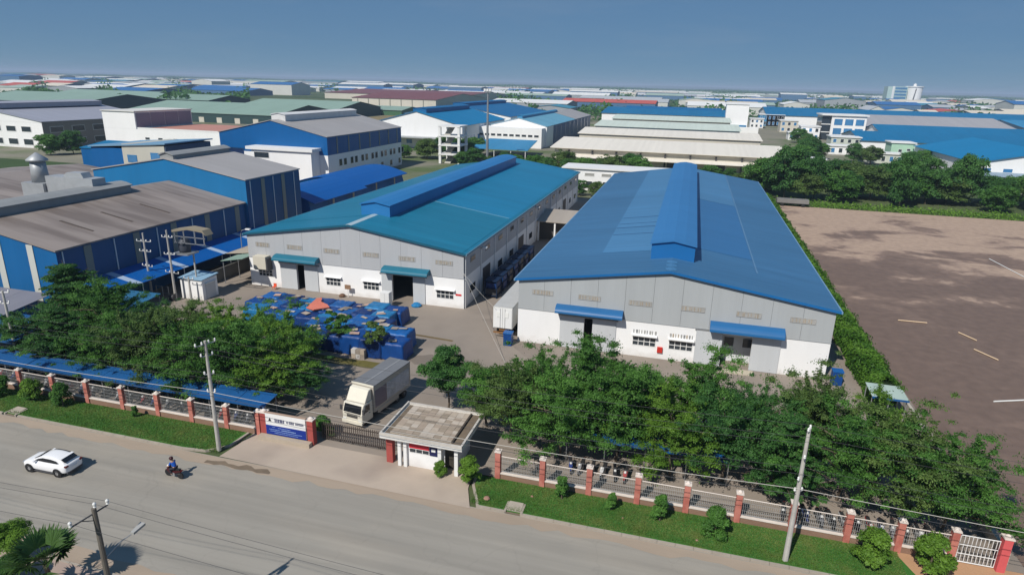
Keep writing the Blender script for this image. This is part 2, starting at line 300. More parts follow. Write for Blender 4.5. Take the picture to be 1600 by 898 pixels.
# ------------------------------------------------------------------ building blocks
def gable_z(x, xa, xb, ze, zr): 
    xm = (xa+xb)/2; return zr - (zr-ze)*abs(x-xm)/((xb-xa)/2)
def roof_gable_y(mb, x0, x1, y0, y1, ze, zr, oh=0.35, th=0.14):
    """two slopes, ridge along y, a solid chevron of thickness th"""
    xm = (x0+x1)/2; sl = (zr-ze)/((x1-x0)/2); a = x0-oh; c = x1+oh; z = ze-oh*sl
    pr = [(a, z+0.02), (xm, zr+0.02), (c, z+0.02), (c, z+th), (xm, zr+th), (a, z+th)]
    mb.extr([(x, y0-oh, zz) for x, zz in pr], (0, y1-y0+2*oh, 0)); return mb
def roof_gable_x(mb, x0, x1, y0, y1, ze, zr, oh=0.35, th=0.14):
    ym = (y0+y1)/2; sl = (zr-ze)/((y1-y0)/2); a = y0-oh; c = y1+oh; z = ze-oh*sl
    pr = [(a, z+0.02), (ym, zr+0.02), (c, z+0.02), (c, z+th), (ym, zr+th), (a, z+th)]
    mb.extr([(x0-oh, y, zz) for y, zz in pr], (x1-x0+2*oh, 0, 0)); return mb
def window_part(parent, x0, x1, z0, z1, y, nx=4, nz=2, fm=None, depth=0.05, frame='window'):
    """window in a wall facing -y: frame of bars with a pane in each light"""
    fm = fm or WPAINT
    mb = MB(); b = 0.07
    for i in range(nx+1):
        xx = x0+(x1-x0)*i/nx; mb.box(xx-b/2, y-depth, z0-b/2, xx+b/2, y+0.04, z1+b/2)
    for j in range(nz+1):
        zz = z0+(z1-z0)*j/nz; mb.box(x0+b/2, y-depth+0.004, zz-b/2+0.001, x1-b/2, y+0.036, zz+b/2-0.001)
    w = part(frame, mb, fm, parent)
    for i in range(nx):
        for j in range(nz):
            xa = x0+(x1-x0)*i/nx+b/2; xb = x0+(x1-x0)*(i+1)/nx-b/2; za = z0+(z1-z0)*j/nz+b/2; zb = z0+(z1-z0)*(j+1)/nz-b/2
            part('pane', MB().box(xa, y-0.012, za, xb, y+0.0, zb), GLASS, w)
    return w
def awning(parent, x0, x1, z0, z1, yw, proj, m, name='awning'):
    """curved sheet awning on a wall at y=yw facing -y"""
    mb = MB(); n = 7; prof = []
    for i in range(n):
        t = i/(n-1); prof.append((yw-proj*math.sin(t*math.pi/2), z1-(z1-z0)*(1-math.cos(t*math.pi/2))))
    th = 0.05
    outer = prof; inner = [(y+0.03, z-th) for y, z in prof][::-1]
    mb.extr([(x0, y, z) for y, z in outer+inner], (x1-x0, 0, 0))
    a = part(name, mb, m, parent)
    for x in (x0, x1-0.06):
        e = MB(); e.extr([(x+0.005, y, z-0.02) for y, z in prof] + [(x+0.005, yw, z0-0.02)], (0.05, 0, 0)); part('end_plate', e, m, a)
    return a
# ------------------------------------------------------------------ the two blue-roofed warehouses
def warehouse(name, label, x0, x1, yf, yb, ze, zr, zw, clad, roofm, openings, npan, vents, vx):
    t = thing(name, label, 'warehouse', ((x0+x1)/2, yf, 0))
    # lower wall: front with real openings, three closed sides
    w = MB(); cuts = sorted(openings); xs = x0
    for xa, xb, zt in cuts:
        w.box(xs, yf, 0, xa, yf+0.25, zw); w.box(xa, yf, zt, xb, yf+0.25, zw); xs = xb
    w.box(xs, yf, 0, x1, yf+0.25, zw)
    w.box(x0, yf+0.25, 0, x0+0.25, yb, zw); w.box(x1-0.25, yf+0.25, 0, x1, yb, zw); w.box(x0+0.25, yb-0.25, 0, x1-0.25, yb, zw)
    part('wall', w, WHITE, t)
    # upper cladding: sides and back, then single panels on the gable
    s = MB(); s.box(x0-0.02, yf+0.30, zw+0.002, x0+0.2, yb, ze); s.box(x1-0.2, yf+0.30, zw+0.002, x1+0.02, yb, ze)
    s.extr([(x0+0.2, yb-0.2, zw+0.002), (x1-0.2, yb-0.2, zw+0.002), (x1-0.2, yb-0.2, ze), ((x0+x1)/2, yb-0.2, zr), (x0+0.2, yb-0.2, ze)], (0, 0.2, 0))
    part('side_cladding', s, clad, t)
    inner = MB().extr([(x0+0.22, yf+0.14, zw), (x1-0.22, yf+0.14, zw), (x1-0.22, yf+0.14, ze-0.05), ((x0+x1)/2, yf+0.14, zr-0.06), (x0+0.22, yf+0.14, ze-0.05)], (0, 0.1, 0))
    part('gable_backing', inner, BLACKIN, t)
    xm = (x0+x1)/2
    for i in range(npan):
        a = x0+(x1-x0)*i/npan+0.012; b = x0+(x1-x0)*(i+1)/npan-0.012; gz = lambda x: gable_z(x, x0, x1, ze, zr)
        dz = random.uniform(-0.012, 0.012); pts = [(a, zw+0.004), (b, zw+0.004), (b, gz(b))] + ([(xm, zr)] if a < xm-0.05 < b-0.1 else []) + [(a, gz(a))]
        part('cladding_panel', MB().extr([(x, yf-0.05+dz*0.6, z) for x, z in pts], (0, 0.11, 0)), clad, t)
    part('drip_flashing', MB().box(x0-0.03, yf-0.09, zw-0.05, x1+0.03, yf-0.004, zw+0.0), clad, t)
    for (a, b, za, zb) in vents:
        fr = MB(); fr.box(a, yf-0.10, za, b, yf-0.062, za+0.05); fr.box(a, yf-0.10, zb-0.05, b, yf-0.062, zb); fr.box(a, yf-0.10, za+0.05, a+0.05, yf-0.062, zb-0.05); fr.box(b-0.05, yf-0.10, za+0.05, b, yf-0.062, zb-0.05)
        v = part('vent', fr, LOUV, t)
        for j in range(6):
            z = za+0.05+(zb-za-0.1)*j/6; part('slat', MB().extr([(a+0.05, yf-0.064, z+0.07), (a+0.05, yf-0.095, z+0.01), (a+0.05, yf-0.09, z+0.005), (a+0.05, yf-0.062, z+0.06)], (b-a-0.1, 0, 0)), LOUV, v)
        r = random.Random(int(a*10)); st = MB()
        for j in range(7):
            xx = a+0.1+(b-a-0.3)*(j+r.random()*0.7)/7; st.box(xx, yf-0.112, za+0.04+r.random()*0.1, xx+0.05+0.07*r.random(), yf-0.1005, zb-0.03-0.08*r.random())
        part('rust_streak', st, RUST, v)['kind'] = 'stuff'
    # roof
    rf = MB(); roof_gable_y(rf, x0, x1, yf, yb, ze, zr, 0.38, 0.13); roof = part('roof', rf, roofm, t)
    eg = MB(); sl = (zr-ze)/((x1-x0)/2)
    for xe, sgn in ((x0-0.38, -1), (x1+0.38, 1)):
        z = ze-0.38*sl; eg.box(xe, yf-0.38, z-0.14, xe+sgn*0.16, yb+0.38, z+0.11)
    part('gutter', eg, MATS.get('gutter_'+name) or mat('gutter_'+name, (0.10,0.22,0.30) if vx else (0.16,0.28,0.42), 0.5, 0.1), roof)
    vg = MB()
    vg.extr([(x0-0.38, yf-0.42, ze-0.38*sl-0.12), (xm, yf-0.42, zr-0.10), (x1+0.38, yf-0.42, ze-0.38*sl-0.12), (x1+0.38, yf-0.42, ze-0.38*sl+0.16), (xm, yf-0.42, zr+0.18), (x0-0.38, yf-0.42, ze-0.38*sl+0.16)], (0, 0.037, 0))
    part('verge_trim', vg, TRIMB if not vx else mat('teal_trim', (0.012,0.10,0.16), 0.5, 0.1), roof)
    return t, roof
def ridge_vent(parent, xc, hw, y0, y1, zbase, ztop, zpk, m, mside):
    mb = MB(); pr = [(xc-hw, ztop), (xc-hw*0.5, ztop+(zpk-ztop)*0.7), (xc, zpk), (xc+hw*0.5, ztop+(zpk-ztop)*0.7), (xc+hw, ztop), (xc+hw, ztop-0.12), (xc, zpk-0.12), (xc-hw, ztop-0.12)]
    mb.extr([(x, y0-0.25, z) for x, z in pr], (0, y1-y0+0.5, 0)); v = part('ridge_vent', mb, m, parent)
    b = MB(); b.extr([(xc-hw+0.18, y0, zbase), (xc+hw-0.18, y0, zbase), (xc+hw-0.18, y0, ztop-0.13), (xc, y0, zpk-0.13), (xc-hw+0.18, y0, ztop-0.13)], (0, y1-y0, 0)); part('vent_wall', b, mside, v)
    return v
def roof_sheet(parent, x0, x1, ze, zr, xa, xb, y0, y1, m, lift=0.15, name='roof_sheet'):
    gz = lambda x: gable_z(x, x0, x1, ze, zr)+lift
    return part(name, MB().extr([(xa, y0, gz(xa)), (xb, y0, gz(xb)), (xb, y1, gz(xb)), (xa, y1, gz(xa))], (0, 0, 0.02)), m, parent)

# --- left warehouse (teal roof)
ax0, ax1, ayf, ayb, aze, azr, azw = -62.0, -28.0, 79.0, 169.5, 7.9, 10.45, 4.4
vA = [(-60.6,-58.3,6.1,6.75), (-55.3,-52.8,6.15,6.8), (-49.3,-46.8,6.15,6.8), (-43.1,-40.6,6.15,6.8), (-37.6,-35.1,6.1,6.75), (-32.1,-29.6,6.1,6.7)]
WA, roofA = warehouse('teal_roof_warehouse', 'long warehouse with teal blue roof, grey gable and white lower wall beside the parked container', ax0, ax1, ayf, ayb, aze, azr, azw, CLAD, ROOFA, [(-54.0,-52.7,4.0), (-38.7,-35.5,3.9), (-49.2,-46.9,2.5), (-43.2,-40.8,2.5), (-32.0,-29.5,2.45), (-60.5,-58.2,2.6)], 11, vA, 1)
ridge_vent(roofA, -45.0, 2.55, 87.0, 160.0, 9.9, 12.05, 12.55, VENTB, VENTB)
for (xa, xb, y0, y1, m) in ((-44.9,-28.1,103.0,169.6,ROOFA2), (-61.9,-45.1,86.5,169.6,ROOFA), (-44.9,-28.1,78.7,102.9,ROOFA)):
    roof_sheet(roofA, ax0, ax1, aze, azr, xa, xb, y0, y1, m)
part('ridge_cap', MB().extr([(-45.5, 78.65, azr+0.10), (-45, 78.65, azr+0.19), (-44.5, 78.65, azr+0.10), (-45, 78.65, azr+0.14)], (0, 8.2, 0)), mat('pale_ridge', (0.35,0.45,0.5), 0.5), roofA)
roof_sheet(roofA, ax0, ax1, aze, azr, -43.6, -28.4, 102.82, 103.06, mat('pale_joint', (0.16,0.32,0.42), 0.5), 0.175, 'joint_strip')
DG = DOORG
for (xs, a, b, zt) in ((None,-56.7,-54.0,3.9), (None,-52.7,-50.5,3.9), (None,-40.3,-38.7,3.9), (None,-35.5,-33.7,3.9)):
    part('sliding_door', MB().box(a, ayf-0.12, 0.06, b, ayf-0.05, zt), DG, WA)
part('door_rail', MB().box(-57.0, ayf-0.15, 3.92, -50.2, ayf-0.02, 4.05), STEEL, WA); part('door_rail', MB().box(-40.6, ayf-0.15, 3.92, -33.4, ayf-0.02, 4.05), STEEL, WA)
TEALAW = mat('teal_awning', (0.011,0.13,0.20), 0.5, 0.08)
awning(WA, -57.2, -50.1, 4.6, 5.3, ayf-0.06, 1.35, TEALAW); awning(WA, -39.8, -32.9, 4.5, 5.2, ayf-0.06, 1.35, TEALAW)
for (a, b, z0, z1) in ((-49.2,-46.9,1.3,2.5), (-43.2,-40.8,1.3,2.5), (-32.0,-29.5,1.25,2.45), (-60.5,-58.2,1.6,2.6)):
    part('wall_infill', MB().box(a, ayf+0.002, 0, b, ayf+0.248, z0), WHITE, WA)
    window_part(WA, a, b, z0, z1, ayf+0.02)
    part('window_hood', MB().extr([(a-0.25, ayf-0.002, z1+0.24), (a-0.25, ayf-0.45, z1+0.10), (a-0.25, ayf-0.45, z1+0.06), (a-0.25, ayf-0.002, z1+0.14)], (b-a+0.5, 0, 0)), WPAINT, WA)
# interior walls beyond the open doors so that the opening reads as a deep dark hall
# side wall towards the yard: pilasters, high windows, doors
for i in range(14):
    y = 79.3+i*6.9; part('downpipe', MB().box(ax1+0.025, y, 0, ax1+0.16, y+0.16, aze-0.1), WPAINT, WA)
    if i < 13:
        fr = MB().box(ax1+0.022, y+2.3, 6.0, ax1+0.09, y+4.4, 6.8); wv = part('side_vent', fr, LOUV, WA)
        part('slat', MB().box(ax1+0.092, y+2.4, 6.1, ax1+0.10, y+4.3, 6.7), GLASS, wv)
        if i % 3 == 1:
            part('side_door', MB().box(ax1+0.002, y+1.2, 0.02, ax1+0.06, y+4.8, 3.6), DSTEEL, WA)
        else:
            wv = part('side_window', MB().box(ax1+0.002, y+2.0, 1.5, ax1+0.06, y+4.6, 2.8), WPAINT, WA); part('pane', MB().box(ax1+0.062, y+2.1, 1.6, ax1+0.07, y+4.5, 2.7), GLASS, wv)
lamp = part('floodlight', MB().box(ax1+0.03, 86.2, 6.9, ax1+0.9, 86.9, 7.15), WPAINT, WA)
part('floodlight', MB().box(ax1+0.03, 120.2, 6.9, ax1+0.9, 120.9, 7.15), WPAINT, WA)
part('red_notice', MB().box(-29.2, ayf-0.04, 1.85, -28.35, ayf-0.006, 2.1), mat('red_paint', S(200,40,45), 0.6), WA)
# --- right warehouse (blue roof)
bx0, bx1, byf, byb, bze, bzr, bzw = -18.0, 16.6, 70.3, 170.0, 7.95, 10.5, 4.35
vB = [(-16.3,-13.8,6.25,6.85), (-10.8,-8.2,6.2,6.8), (-5.0,-2.4,6.2,6.8), (0.8,3.4,6.2,6.8), (6.7,9.3,6.2,6.8), (12.2,14.8,6.2,6.8)]
WB, roofB = warehouse('blue_roof_warehouse', 'long warehouse with dull blue roof and grey white gable behind the row of trees', bx0, bx1, byf, byb, bze, bzr, bzw, CLADB, ROOFB, [(-9.95,-8.95,3.95), (5.6,8.75,3.9), (-4.2,-1.6,2.45), (-0.1,2.5,2.45)], 11, vB, 0)
ridge_vent(roofB, -0.75, 2.7, 76.2, 162.0, 9.9, 12.25, 12.75, sheet_mat('lighter_blue_vent_sheet', (0.035,0.165,0.38), 'y', 1.05, 0.06, 0.45, 0.06), TRIMB)
roof_sheet(roofB, bx0, bx1, bze, bzr, -9.6, -3.5, 80.5, 170.2, ROOFB2); roof_sheet(roofB, bx0, bx1, bze, bzr, 1.95, 9.0, 124.0, 170.2, ROOFB2)
roof_sheet(roofB, bx0, bx1, bze, bzr, 1.95, 9.0, 84.0, 123.7, sheet_mat('mid_blue_roof_sheet', (0.034,0.135,0.30), 'y', 1.05, 0.09, 0.45, 0.08))
roof_sheet(roofB, bx0, bx1, bze, bzr, 9.06, 9.22, 78.0, 170.2, mat('pale_joint_b', (0.11,0.22,0.36), 0.5), 0.152, 'joint_strip')
for y in (91.2, 96.0, 104.0, 99.0):
    roof_sheet(roofB, bx0, bx1, bze, bzr, -9.5, -3.6, y, y+0.22, mat('dark_joint', (0.02,0.07,0.16), 0.5), 0.172, 'joint_strip')
for (a, b) in ((-0.5,0.5),):
    for y in (70.6, 72.2, 73.7):
        part('ridge_cap', MB().extr([(-0.7-0.6, y, bzr+0.09), (-0.7, y, bzr+0.175), (-0.7+0.6, y, bzr+0.09), (-0.7, y, bzr+0.12)], (0, 1.1, 0)), ROOFB2, roofB)
for (a, b, zt) in ((-12.8,-9.95,3.95), (-8.95,-6.2,3.95)):
    part('sliding_door', MB().box(a, byf-0.12, 0.06, b, byf-0.05, zt), DG, WB)
for (a, b) in ((2.75,5.6), (8.75,11.7)): part('sliding_door', MB().box(a, byf-0.12, 0.06, b, byf-0.05, 4.1), DG, WB)
part('door_rail', MB().box(-13.0, byf-0.15, 3.97, -6.0, byf-0.02, 4.10), STEEL, WB); part('door_rail', MB().box(2.6, byf-0.15, 4.12, 11.8, byf-0.02, 4.24), STEEL, WB)
BLUEAW = mat('blue_awning', (0.016,0.115,0.29), 0.45, 0.06)
awning(WB, -13.3, -5.5, 4.65, 5.4, byf-0.06, 1.2, BLUEAW); awning(WB, 4.1, 11.85, 4.5, 5.4, byf-0.06, 1.2, BLUEAW)
for (a, b, z0, z1) in ((-4.2,-1.6,1.4,2.45), (-0.1,2.5,1.4,2.45)):
    part('wall_infill', MB().box(a, byf+0.002, 0, b, byf+0.248, z0), WHITE, WB)
    window_part(WB, a, b, z0, z1, byf+0.02)
    hood = part('window_hood', MB().extr([(a-0.15, byf-0.002, z1+0.42), (a-0.15, byf-0.5, z1+0.30), (a-0.15, byf-0.5, z1+0.22), (a-0.15, byf-0.002, z1+0.28)], (b-a+0.3, 0, 0)), WPAINT, WB)
    for j in range(9):
        x = a+(b-a)*j/8.6; part('grille_slat', MB().box(x, byf-0.06, z1+0.45, x+random.choice((0.1,0.16,0.2)), byf-0.005, z1+0.85), random.choice((LOUV, STEEL, RUST)), hood)
# inner partition with two windows seen through the right-hand doorway
part('porch_floor', MB().box(5.2, byf-1.6, 0.021, 9.2, byf-0.3, 0.10), mat('porch_concrete', S(196,186,166,0.85), 0.9), WB)
pw = part('inner_partition', MB().box(5.3, byf+2.0, 0, 9.1, byf+2.15, 3.9), mat('pale_partition', (0.62,0.64,0.66), 0.7), WB)
for a in (6.0, 8.0): part('partition_window', MB().box(a, byf+1.94, 1.9, a+1.0, byf+1.995, 2.9), GLASS, pw)
part('fire_hose_box', MB().box(-1.35, byf-0.22, 0.85, -0.75, byf-0.002, 1.5), mat('fire_red', S(190,50,40), 0.5), WB)
# ------------------------------------------------------------------ neighbouring factories
def paint(n, r, g, b, k=0.85, rough=0.6, var=0.08, st=(1,1,0.3)): return mat(n, S(r,g,b,k), rough, var, 0.5, stretch=st)
def sheet(n, r, g, b, along, k=0.85, var=0.1, col2=None): return sheet_mat(n, S(r,g,b,k), along, 1.1, var, 0.5, 0.08, col2)
BLUEW = sheet('blue_wall_sheet', 8,98,158, 'z'); BLUEW2 = sheet('deep_blue_wall_sheet', 2,92,156, 'z'); LBLUE = sheet('light_blue_wall_sheet', 24,116,172, 'z')
GREYR_Y = sheet('brown_grey_roof_y', 160,148,140, 'y', 0.8, 0.14, S(128,116,108,0.8)); GREYR_Y2 = sheet('pale_grey_roof_y', 176,172,170, 'y', 0.8, 0.1)
BEIGE = paint('beige_render', 196,194,182); STRIP = paint('fibreglass_strip', 150,150,138, 0.8)
CREAMX = sheet('cream_roof_x', 228,221,208, 'x', 0.95, 0.06); PALEGX = sheet('pale_green_roof', 206,216,204, 'x', 0.92, 0.06)
BLUEX = sheet('blue_roof_x', 18,112,160, 'x'); BLUEX2 = sheet('light_blue_roof_x', 60,140,185, 'x'); BLUEY = sheet('blue_roof_y', 16,126,178, 'y'); BLUEY2 = sheet('mid_blue_roof_y', 18,104,158, 'y')
LILAC = sheet('lilac_grey_roof', 168,170,182, 'y', 0.8, 0.06); LILACSHADE = paint('shaded_lilac_panel', 150,142,158, 0.8); GREENW = paint('pale_green_paint', 178,214,190)
SAGE = sheet('sage_green_roof', 150,176,160, 'x', 0.8, 0.08); SAGEY = sheet('sage_green_roof_y', 152,178,164, 'y', 0.8, 0.08); DGREEN = paint('dark_green_wall', 62,88,84, 0.9)
BLUEGLASS = glass_mat('blue_window_glass', S(70,130,180,0.8)); SILVER = mat('silver_duct', (0.36,0.38,0.40), 0.5, 0.15, 1.0, metal=0.25)
MAROON = sheet('maroon_roof', 128,76,74, 'x', 0.85, 0.1); COVEB = sheet('royal_blue_canopy', 4,92,172, 'x', 0.8, 0.06)
def winx(parent, x, y0, y1, z0, z1, m=None, fm=None):
    w = part('window', MB().box(x+0.003, y0, z0, x+0.07, y1, z1), fm or WPAINT, parent)
    part('pane', MB().box(x+0.072, y0+0.12, z0+0.12, x+0.08, y1-0.12, z1-0.12), m or GLASS, w); return w
def winy(parent, y, x0, x1, z0, z1, m=None, fm=None):
    w = part('window', MB().box(x0, y-0.07, z0, x1, y-0.003, z1), fm or WPAINT, parent)
    part('pane', MB().box(x0+0.12, y-0.08, z0+0.12, x1-0.12, y-0.072, z1-0.12), m or GLASS, w); return w
def shed(name, label, x0, x1, y0, y1, ze, zr, axis, roofm, wallm, upm=None, zw=0, vent=None, cat='factory', group=None, oh=0.3):
    t = thing(name, label, cat, ((x0+x1)/2, y0, 0), 0, group)
    if upm is None: zw = 0; upm = wallm
    if zw: part('lower_wall', MB().box(x0, y0, 0, x1, y1, zw), wallm, t)
    u = MB(); e = 0.04 if zw else 0
    if axis == 'y': u.extr([(x0-e, y0-e, zw), (x1+e, y0-e, zw), (x1+e, y0-e, ze), ((x0+x1)/2, y0-e, zr), (x0-e, y0-e, ze)], (0, y1-y0+2*e, 0))
    else: u.extr([(x0-e, y0-e, zw), (x0-e, y1+e, zw), (x0-e, y1+e, ze), (x0-e, (y0+y1)/2, zr), (x0-e, y0-e, ze)], (x1-x0+2*e, 0, 0))
    part('wall', u, upm, t)
    r = MB(); (roof_gable_y if axis == 'y' else roof_gable_x)(r, x0, x1, y0, y1, ze, zr, oh, 0.2); rf = part('roof', r, roofm, t)
    if vent:
        hw, h, a, b, vm = vent
        if axis == 'y': ridge_vent(rf, (x0+x1)/2, hw, y0+a, y1-b, zr-0.5, zr+h, zr+h+0.5, vm, vm)
        else:
            v = part('ridge_vent', MB().box(x0+a, (y0+y1)/2-hw, zr-0.4, x1-b, (y0+y1)/2+hw, zr+h), vm, rf)
    return t
# --- low blue factory on the left (grey roof)
C = shed('blue_factory_shed', 'blue factory shed with brown grey roof and beige light strips, left of the teal roof', -104, -73.4, 58.3, 93.6, 9.1, 11.9, 'y', GREYR_Y, BLUEW, vent=(2.2,1.0,1.0,10,sheet('grey_vent_sheet',150,152,152,'y')), oh=0.25)
part('side_shade_sheet', MB().box(-73.395, 58.4, 0, -73.385, 93.5, 9.0), sheet('shaded_blue_side', 4,84,134, 'z'), C)  # shade on this wall painted as a darker blue overlay
for i, y in enumerate((62.6, 70.4, 77.3, 84.4, 91.6)): part('light_strip', MB().box(-73.38, y-0.55, 3.4, -73.33, y+0.55, 8.9), STRIP, C)
for i, y in enumerate((59.0, 66.6, 74.0, 81.0, 88.2)): part('downpipe', MB().box(-73.38, y, 3.4, -73.27, y+0.12, 8.9), WPAINT, C)
for x in (-77.4, -82.6, -88): part('light_strip', MB().box(x-0.5, 58.22, 1, x+0.5, 58.29, 9.0+(-73.4-x)*0.15), paint('pale_strip', 200,202,196), C)
for a, b in ((66.0, -79.6), (72.5, -79.8), (79.5, -80.0)): 
    part('roof_lap', MB().extr([(-76.0, a, gable_z(-76,-104,-73.4,9.1,11.9)+0.21), (-81.4, a, gable_z(-81.4,-104,-73.4,9.1,11.9)+0.21), (-81.4, a+0.35, gable_z(-81.4,-104,-73.4,9.1,11.9)+0.21), (-76.0, a+0.35, gable_z(-76,-104,-73.4,9.1,11.9)+0.21)], (0,0,0.03)), mat('dark_lap', S(96,86,80,0.8), 0.8), C)
D = shed('tall_blue_factory', 'taller blue factory with grey roof joined behind the low blue shed', -105.5, -73.0, 94.0, 110, 13.0, 15.8, 'y', GREYR_Y2, LBLUE, vent=(1.6,0.7,0.6,0.6,sheet('grey_vent_sheet',150,152,152,'y')), oh=0.2)
SHADEB = sheet('shaded_blue_side', 4,84,134, 'z')  # darkened blue, carries the shade of walls turned from the sun
part('side_shade_sheet', MB().box(-72.995, 94.0, 0, -72.93, 110, 12.9), SHADEB, D)  # tall factory's shaded side put into the sheet colour
for y in (98.6, 104.6): part('light_strip', MB().box(-72.925, y-0.5, 1, -72.87, y+0.5, 12.8), STRIP, D)
for y in (95, 101.5, 108): part('downpipe', MB().box(-72.925, y, 0, -72.83, y+0.12, 12.8), WPAINT, D)
# --- royal blue lean-to canopy along the low shed
cn = thing('lane_canopy', 'royal blue lean-to canopy along the low blue shed', 'canopy', (-70.8,71,0))
y = 57.0; i = 0
while y < 94:
    w = 7.4 if i % 2 == 0 else 1.0
    part('canopy_sheet', MB().extr([(-73.2, y, 4.55), (-68.3, y, 3.55), (-68.3, y+w-0.02, 3.55), (-73.2, y+w-0.02, 4.55)], (0,0,0.06)), COVEB if i % 2 == 0 else paint('pale_canopy_strip', 170,190,215), cn)
    y += w; i += 1
for y in (58.5, 65.5, 73, 81, 89): part('post', MB().tube([(-68.5, y, 0), (-68.5, y, 3.5)], 0.06, 6), WPAINT, cn)
cn2 = thing('grey_lane_roof', 'weathered beige sheet roof over the lane beside the teal warehouse', 'canopy', (-65.5,88,0))
part('roof', MB().extr([(-68.1, 81.5, 3.6), (-62.4, 81.5, 4.3), (-62.4, 96, 4.3), (-68.1, 96, 3.6)], (0,0,0.07)), sheet('beige_lane_sheet', 190,178,160, 'y', 0.8, 0.12), cn2)
for y in (82, 88, 95): part('post', MB().tube([(-67.8, y, 0), (-67.8, y, 3.6)], 0.06, 6), STEEL, cn2)
pg = thing('sage_porch_roof', 'small sage green porch roof at the left corner of the teal roof warehouse', 'canopy', (-63.8,79.5,0))
part('roof', MB().extr([(-66.0, 77.6, 3.6), (-62.1, 77.6, 4.3), (-62.1, 81.4, 4.3), (-66.0, 81.4, 3.6)], (0,0,0.07)), sheet('sage_porch_sheet', 150,176,160, 'y', 0.8), pg)
for y in (77.9, 81.2): part('post', MB().tube([(-65.8, y, 0), (-65.8, y, 3.6)], 0.06, 6), STEEL, pg)
part('lane_wall', MB().box(-67.6, 76.5, 0, -67.4, 92, 2.0), paint('grey_block_wall', 120,118,112), pg)
# --- silver duct and chimney
du = thing('exhaust_stack', 'silver exhaust stack with conical cap and long duct on a roof at far left', 'chimney', (-96.5,76,9))
DX, DY = -99.5, 79.0
part('stack_base', MB().box(DX-2.2, DY-1.6, 9.5, DX+2.2, DY+1.6, 13.2), SILVER, du); part('stack', MB().lathe([(1.25,13.2),(1.05,16.6)], (DX,DY,0), 20), SILVER, du, smooth=True)
part('stack_cap', MB().lathe([(1.5,16.5),(1.5,16.75),(0.1,17.8)], (DX,DY,0), 20), SILVER, du, smooth=True); part('duct', MB().box(DX+2.3, DY-1.1, 11.2, DX+11.5, DY+1.3, 14.4), SILVER, du)
part('duct_elbow', MB().extr([(DX+5.6,DY-0.8,14.42),(DX+6.3,DY-0.8,15.1),(DX+9.2,DY-0.8,15.2),(DX+9.6,DY-0.8,14.42)], (0,1.6,0)), SILVER, du)
shed('brown_roof_shed', 'brown grey roofed shed at the left edge behind the exhaust stack', -146, -108, 72, 110, 9.2, 11.0, 'y', GREYR_Y, BLUEW2, oh=0.2)
shed('teal_lean_shed', 'low teal roofed lean-to shed behind the brown grey roof at far left', -160, -122, 140, 158, 10.4, 11.6, 'x', BLUEX, BLUEW2, oh=0.2)
# --- blue and beige block behind
E_ = thing('blue_beige_block', 'flat block with blue and beige front and two blue windows above the blue factory', 'building', (-110,110.6,0))
part('blue_wall', MB().box(-123.6, 110.6, 0, -115.4, 124, 14.9), BLUEW2, E_); part('beige_wall', MB().box(-115.4, 110.55, 0, -104.6, 124, 15.9), BEIGE, E_)
part('side_wall', MB().box(-104.59, 110.7, 0, -104.4, 124, 15.9), mat('shaded_slate_wall', S(90,104,125,0.85), 0.6, 0.05), E_)  # block's shaded side, its darkness painted as slate
part('roof', MB().extr([(-124.0, 110.2, 14.95), (-104.0, 110.2, 16.25), (-104.0, 124.4, 16.25), (-124.0, 124.4, 14.95)], (0,0,0.25)), paint('pale_blue_roof', 120,160,190), E_)
winy(E_, 110.55, -114.2, -111.8, 12.2, 13.7, BLUEGLASS, LBLUE); winy(E_, 110.55, -108.2, -105.9, 12.9, 14.4, BLUEGLASS, LBLUE)
for y in (113, 118.5): winx(E_, -104.4, y, y+3, 12.2, 14.2, BLUEGLASS, BLUEW2)
# --- blue over white factory with grey roof
Fb = shed('blue_white_factory', 'factory with royal blue upper wall, white lower storey and grey roof', -140.3, -103.2, 171, 222, 13.5, 17.6, 'y', GREYR_Y2, WHITE, BLUEW2, 8.2, vent=(2.6,1.6,4,3,mat('pale_vent', (0.6,0.6,0.6), 0.6)), oh=0.3)
for i in range(7):
    y = 176.5+i*7; part('light_strip', MB().box(-103.15, y-0.3, 8.5, -103.08, y+0.3, 13.2), STRIP, Fb)
    for d in (0.6, 3.4): winx(Fb, -103.2, y+d, y+d+1.9, 4.4, 6.6)
    if i > 2: winx(Fb, -103.2, y+0.6, y+2.5, 0.8, 2.8)
pj = part('porch_block', MB().box(-126, 166.5, 0, -106.0, 170.94, 9.4), WHITE, Fb); part('porch_slab', MB().box(-127.6, 165.9, 9.42, -105.2, 170.93, 10.3), WPAINT, pj)
winy(Fb, 166.5, -125.2, -120, 7.0, 8.8); winy(Fb, 166.5, -120.5, -113, 3.2, 5.0)
# --- arched blue canopies between the factories
def arch_shed(name, label, x0, x1, y0, y1, ze, zr, rm, wm):
    t = thing(name, label, 'canopy', ((x0+x1)/2, y0, 0)); n = 10
    arc = [(x0+(x1-x0)*i/n, ze+(zr-ze)*math.sin(math.pi*i/n)) for i in range(n+1)]
    part('roof', MB().extr([(x, y0, z) for x, z in arc]+[(x, y0, z-0.15) for x, z in arc[::-1]], (0, y1-y0, 0)), rm, t)
    part('wall', MB().extr([(x0+0.2, y0+0.3, 0), (x1-0.2, y0+0.3, 0)]+[(x, y0+0.3, z-0.17) for x, z in arc[::-1][1:-1]], (0, y1-y0-0.6, 0)), wm, t)
    for y in (y0+0.32*(y1-y0), y0+0.7*(y1-y0)): part('light_strip', MB().box(x1-0.199, y, 0.5, x1-0.12, y+0.7, ze-0.2), STRIP, t)
    return t
arch_shed('arched_blue_shed', 'arched royal blue shed between the tall blue factory and the teal roof', -88, -71.6, 112.5, 135, 6.0, 8.0, COVEB, BLUEW2)
arch_shed('arched_canopy', 'arched blue canopy roof running in front of the blue and white factory', -95, -76.5, 140, 168, 5.0, 7.0, COVEB, BLUEW2)
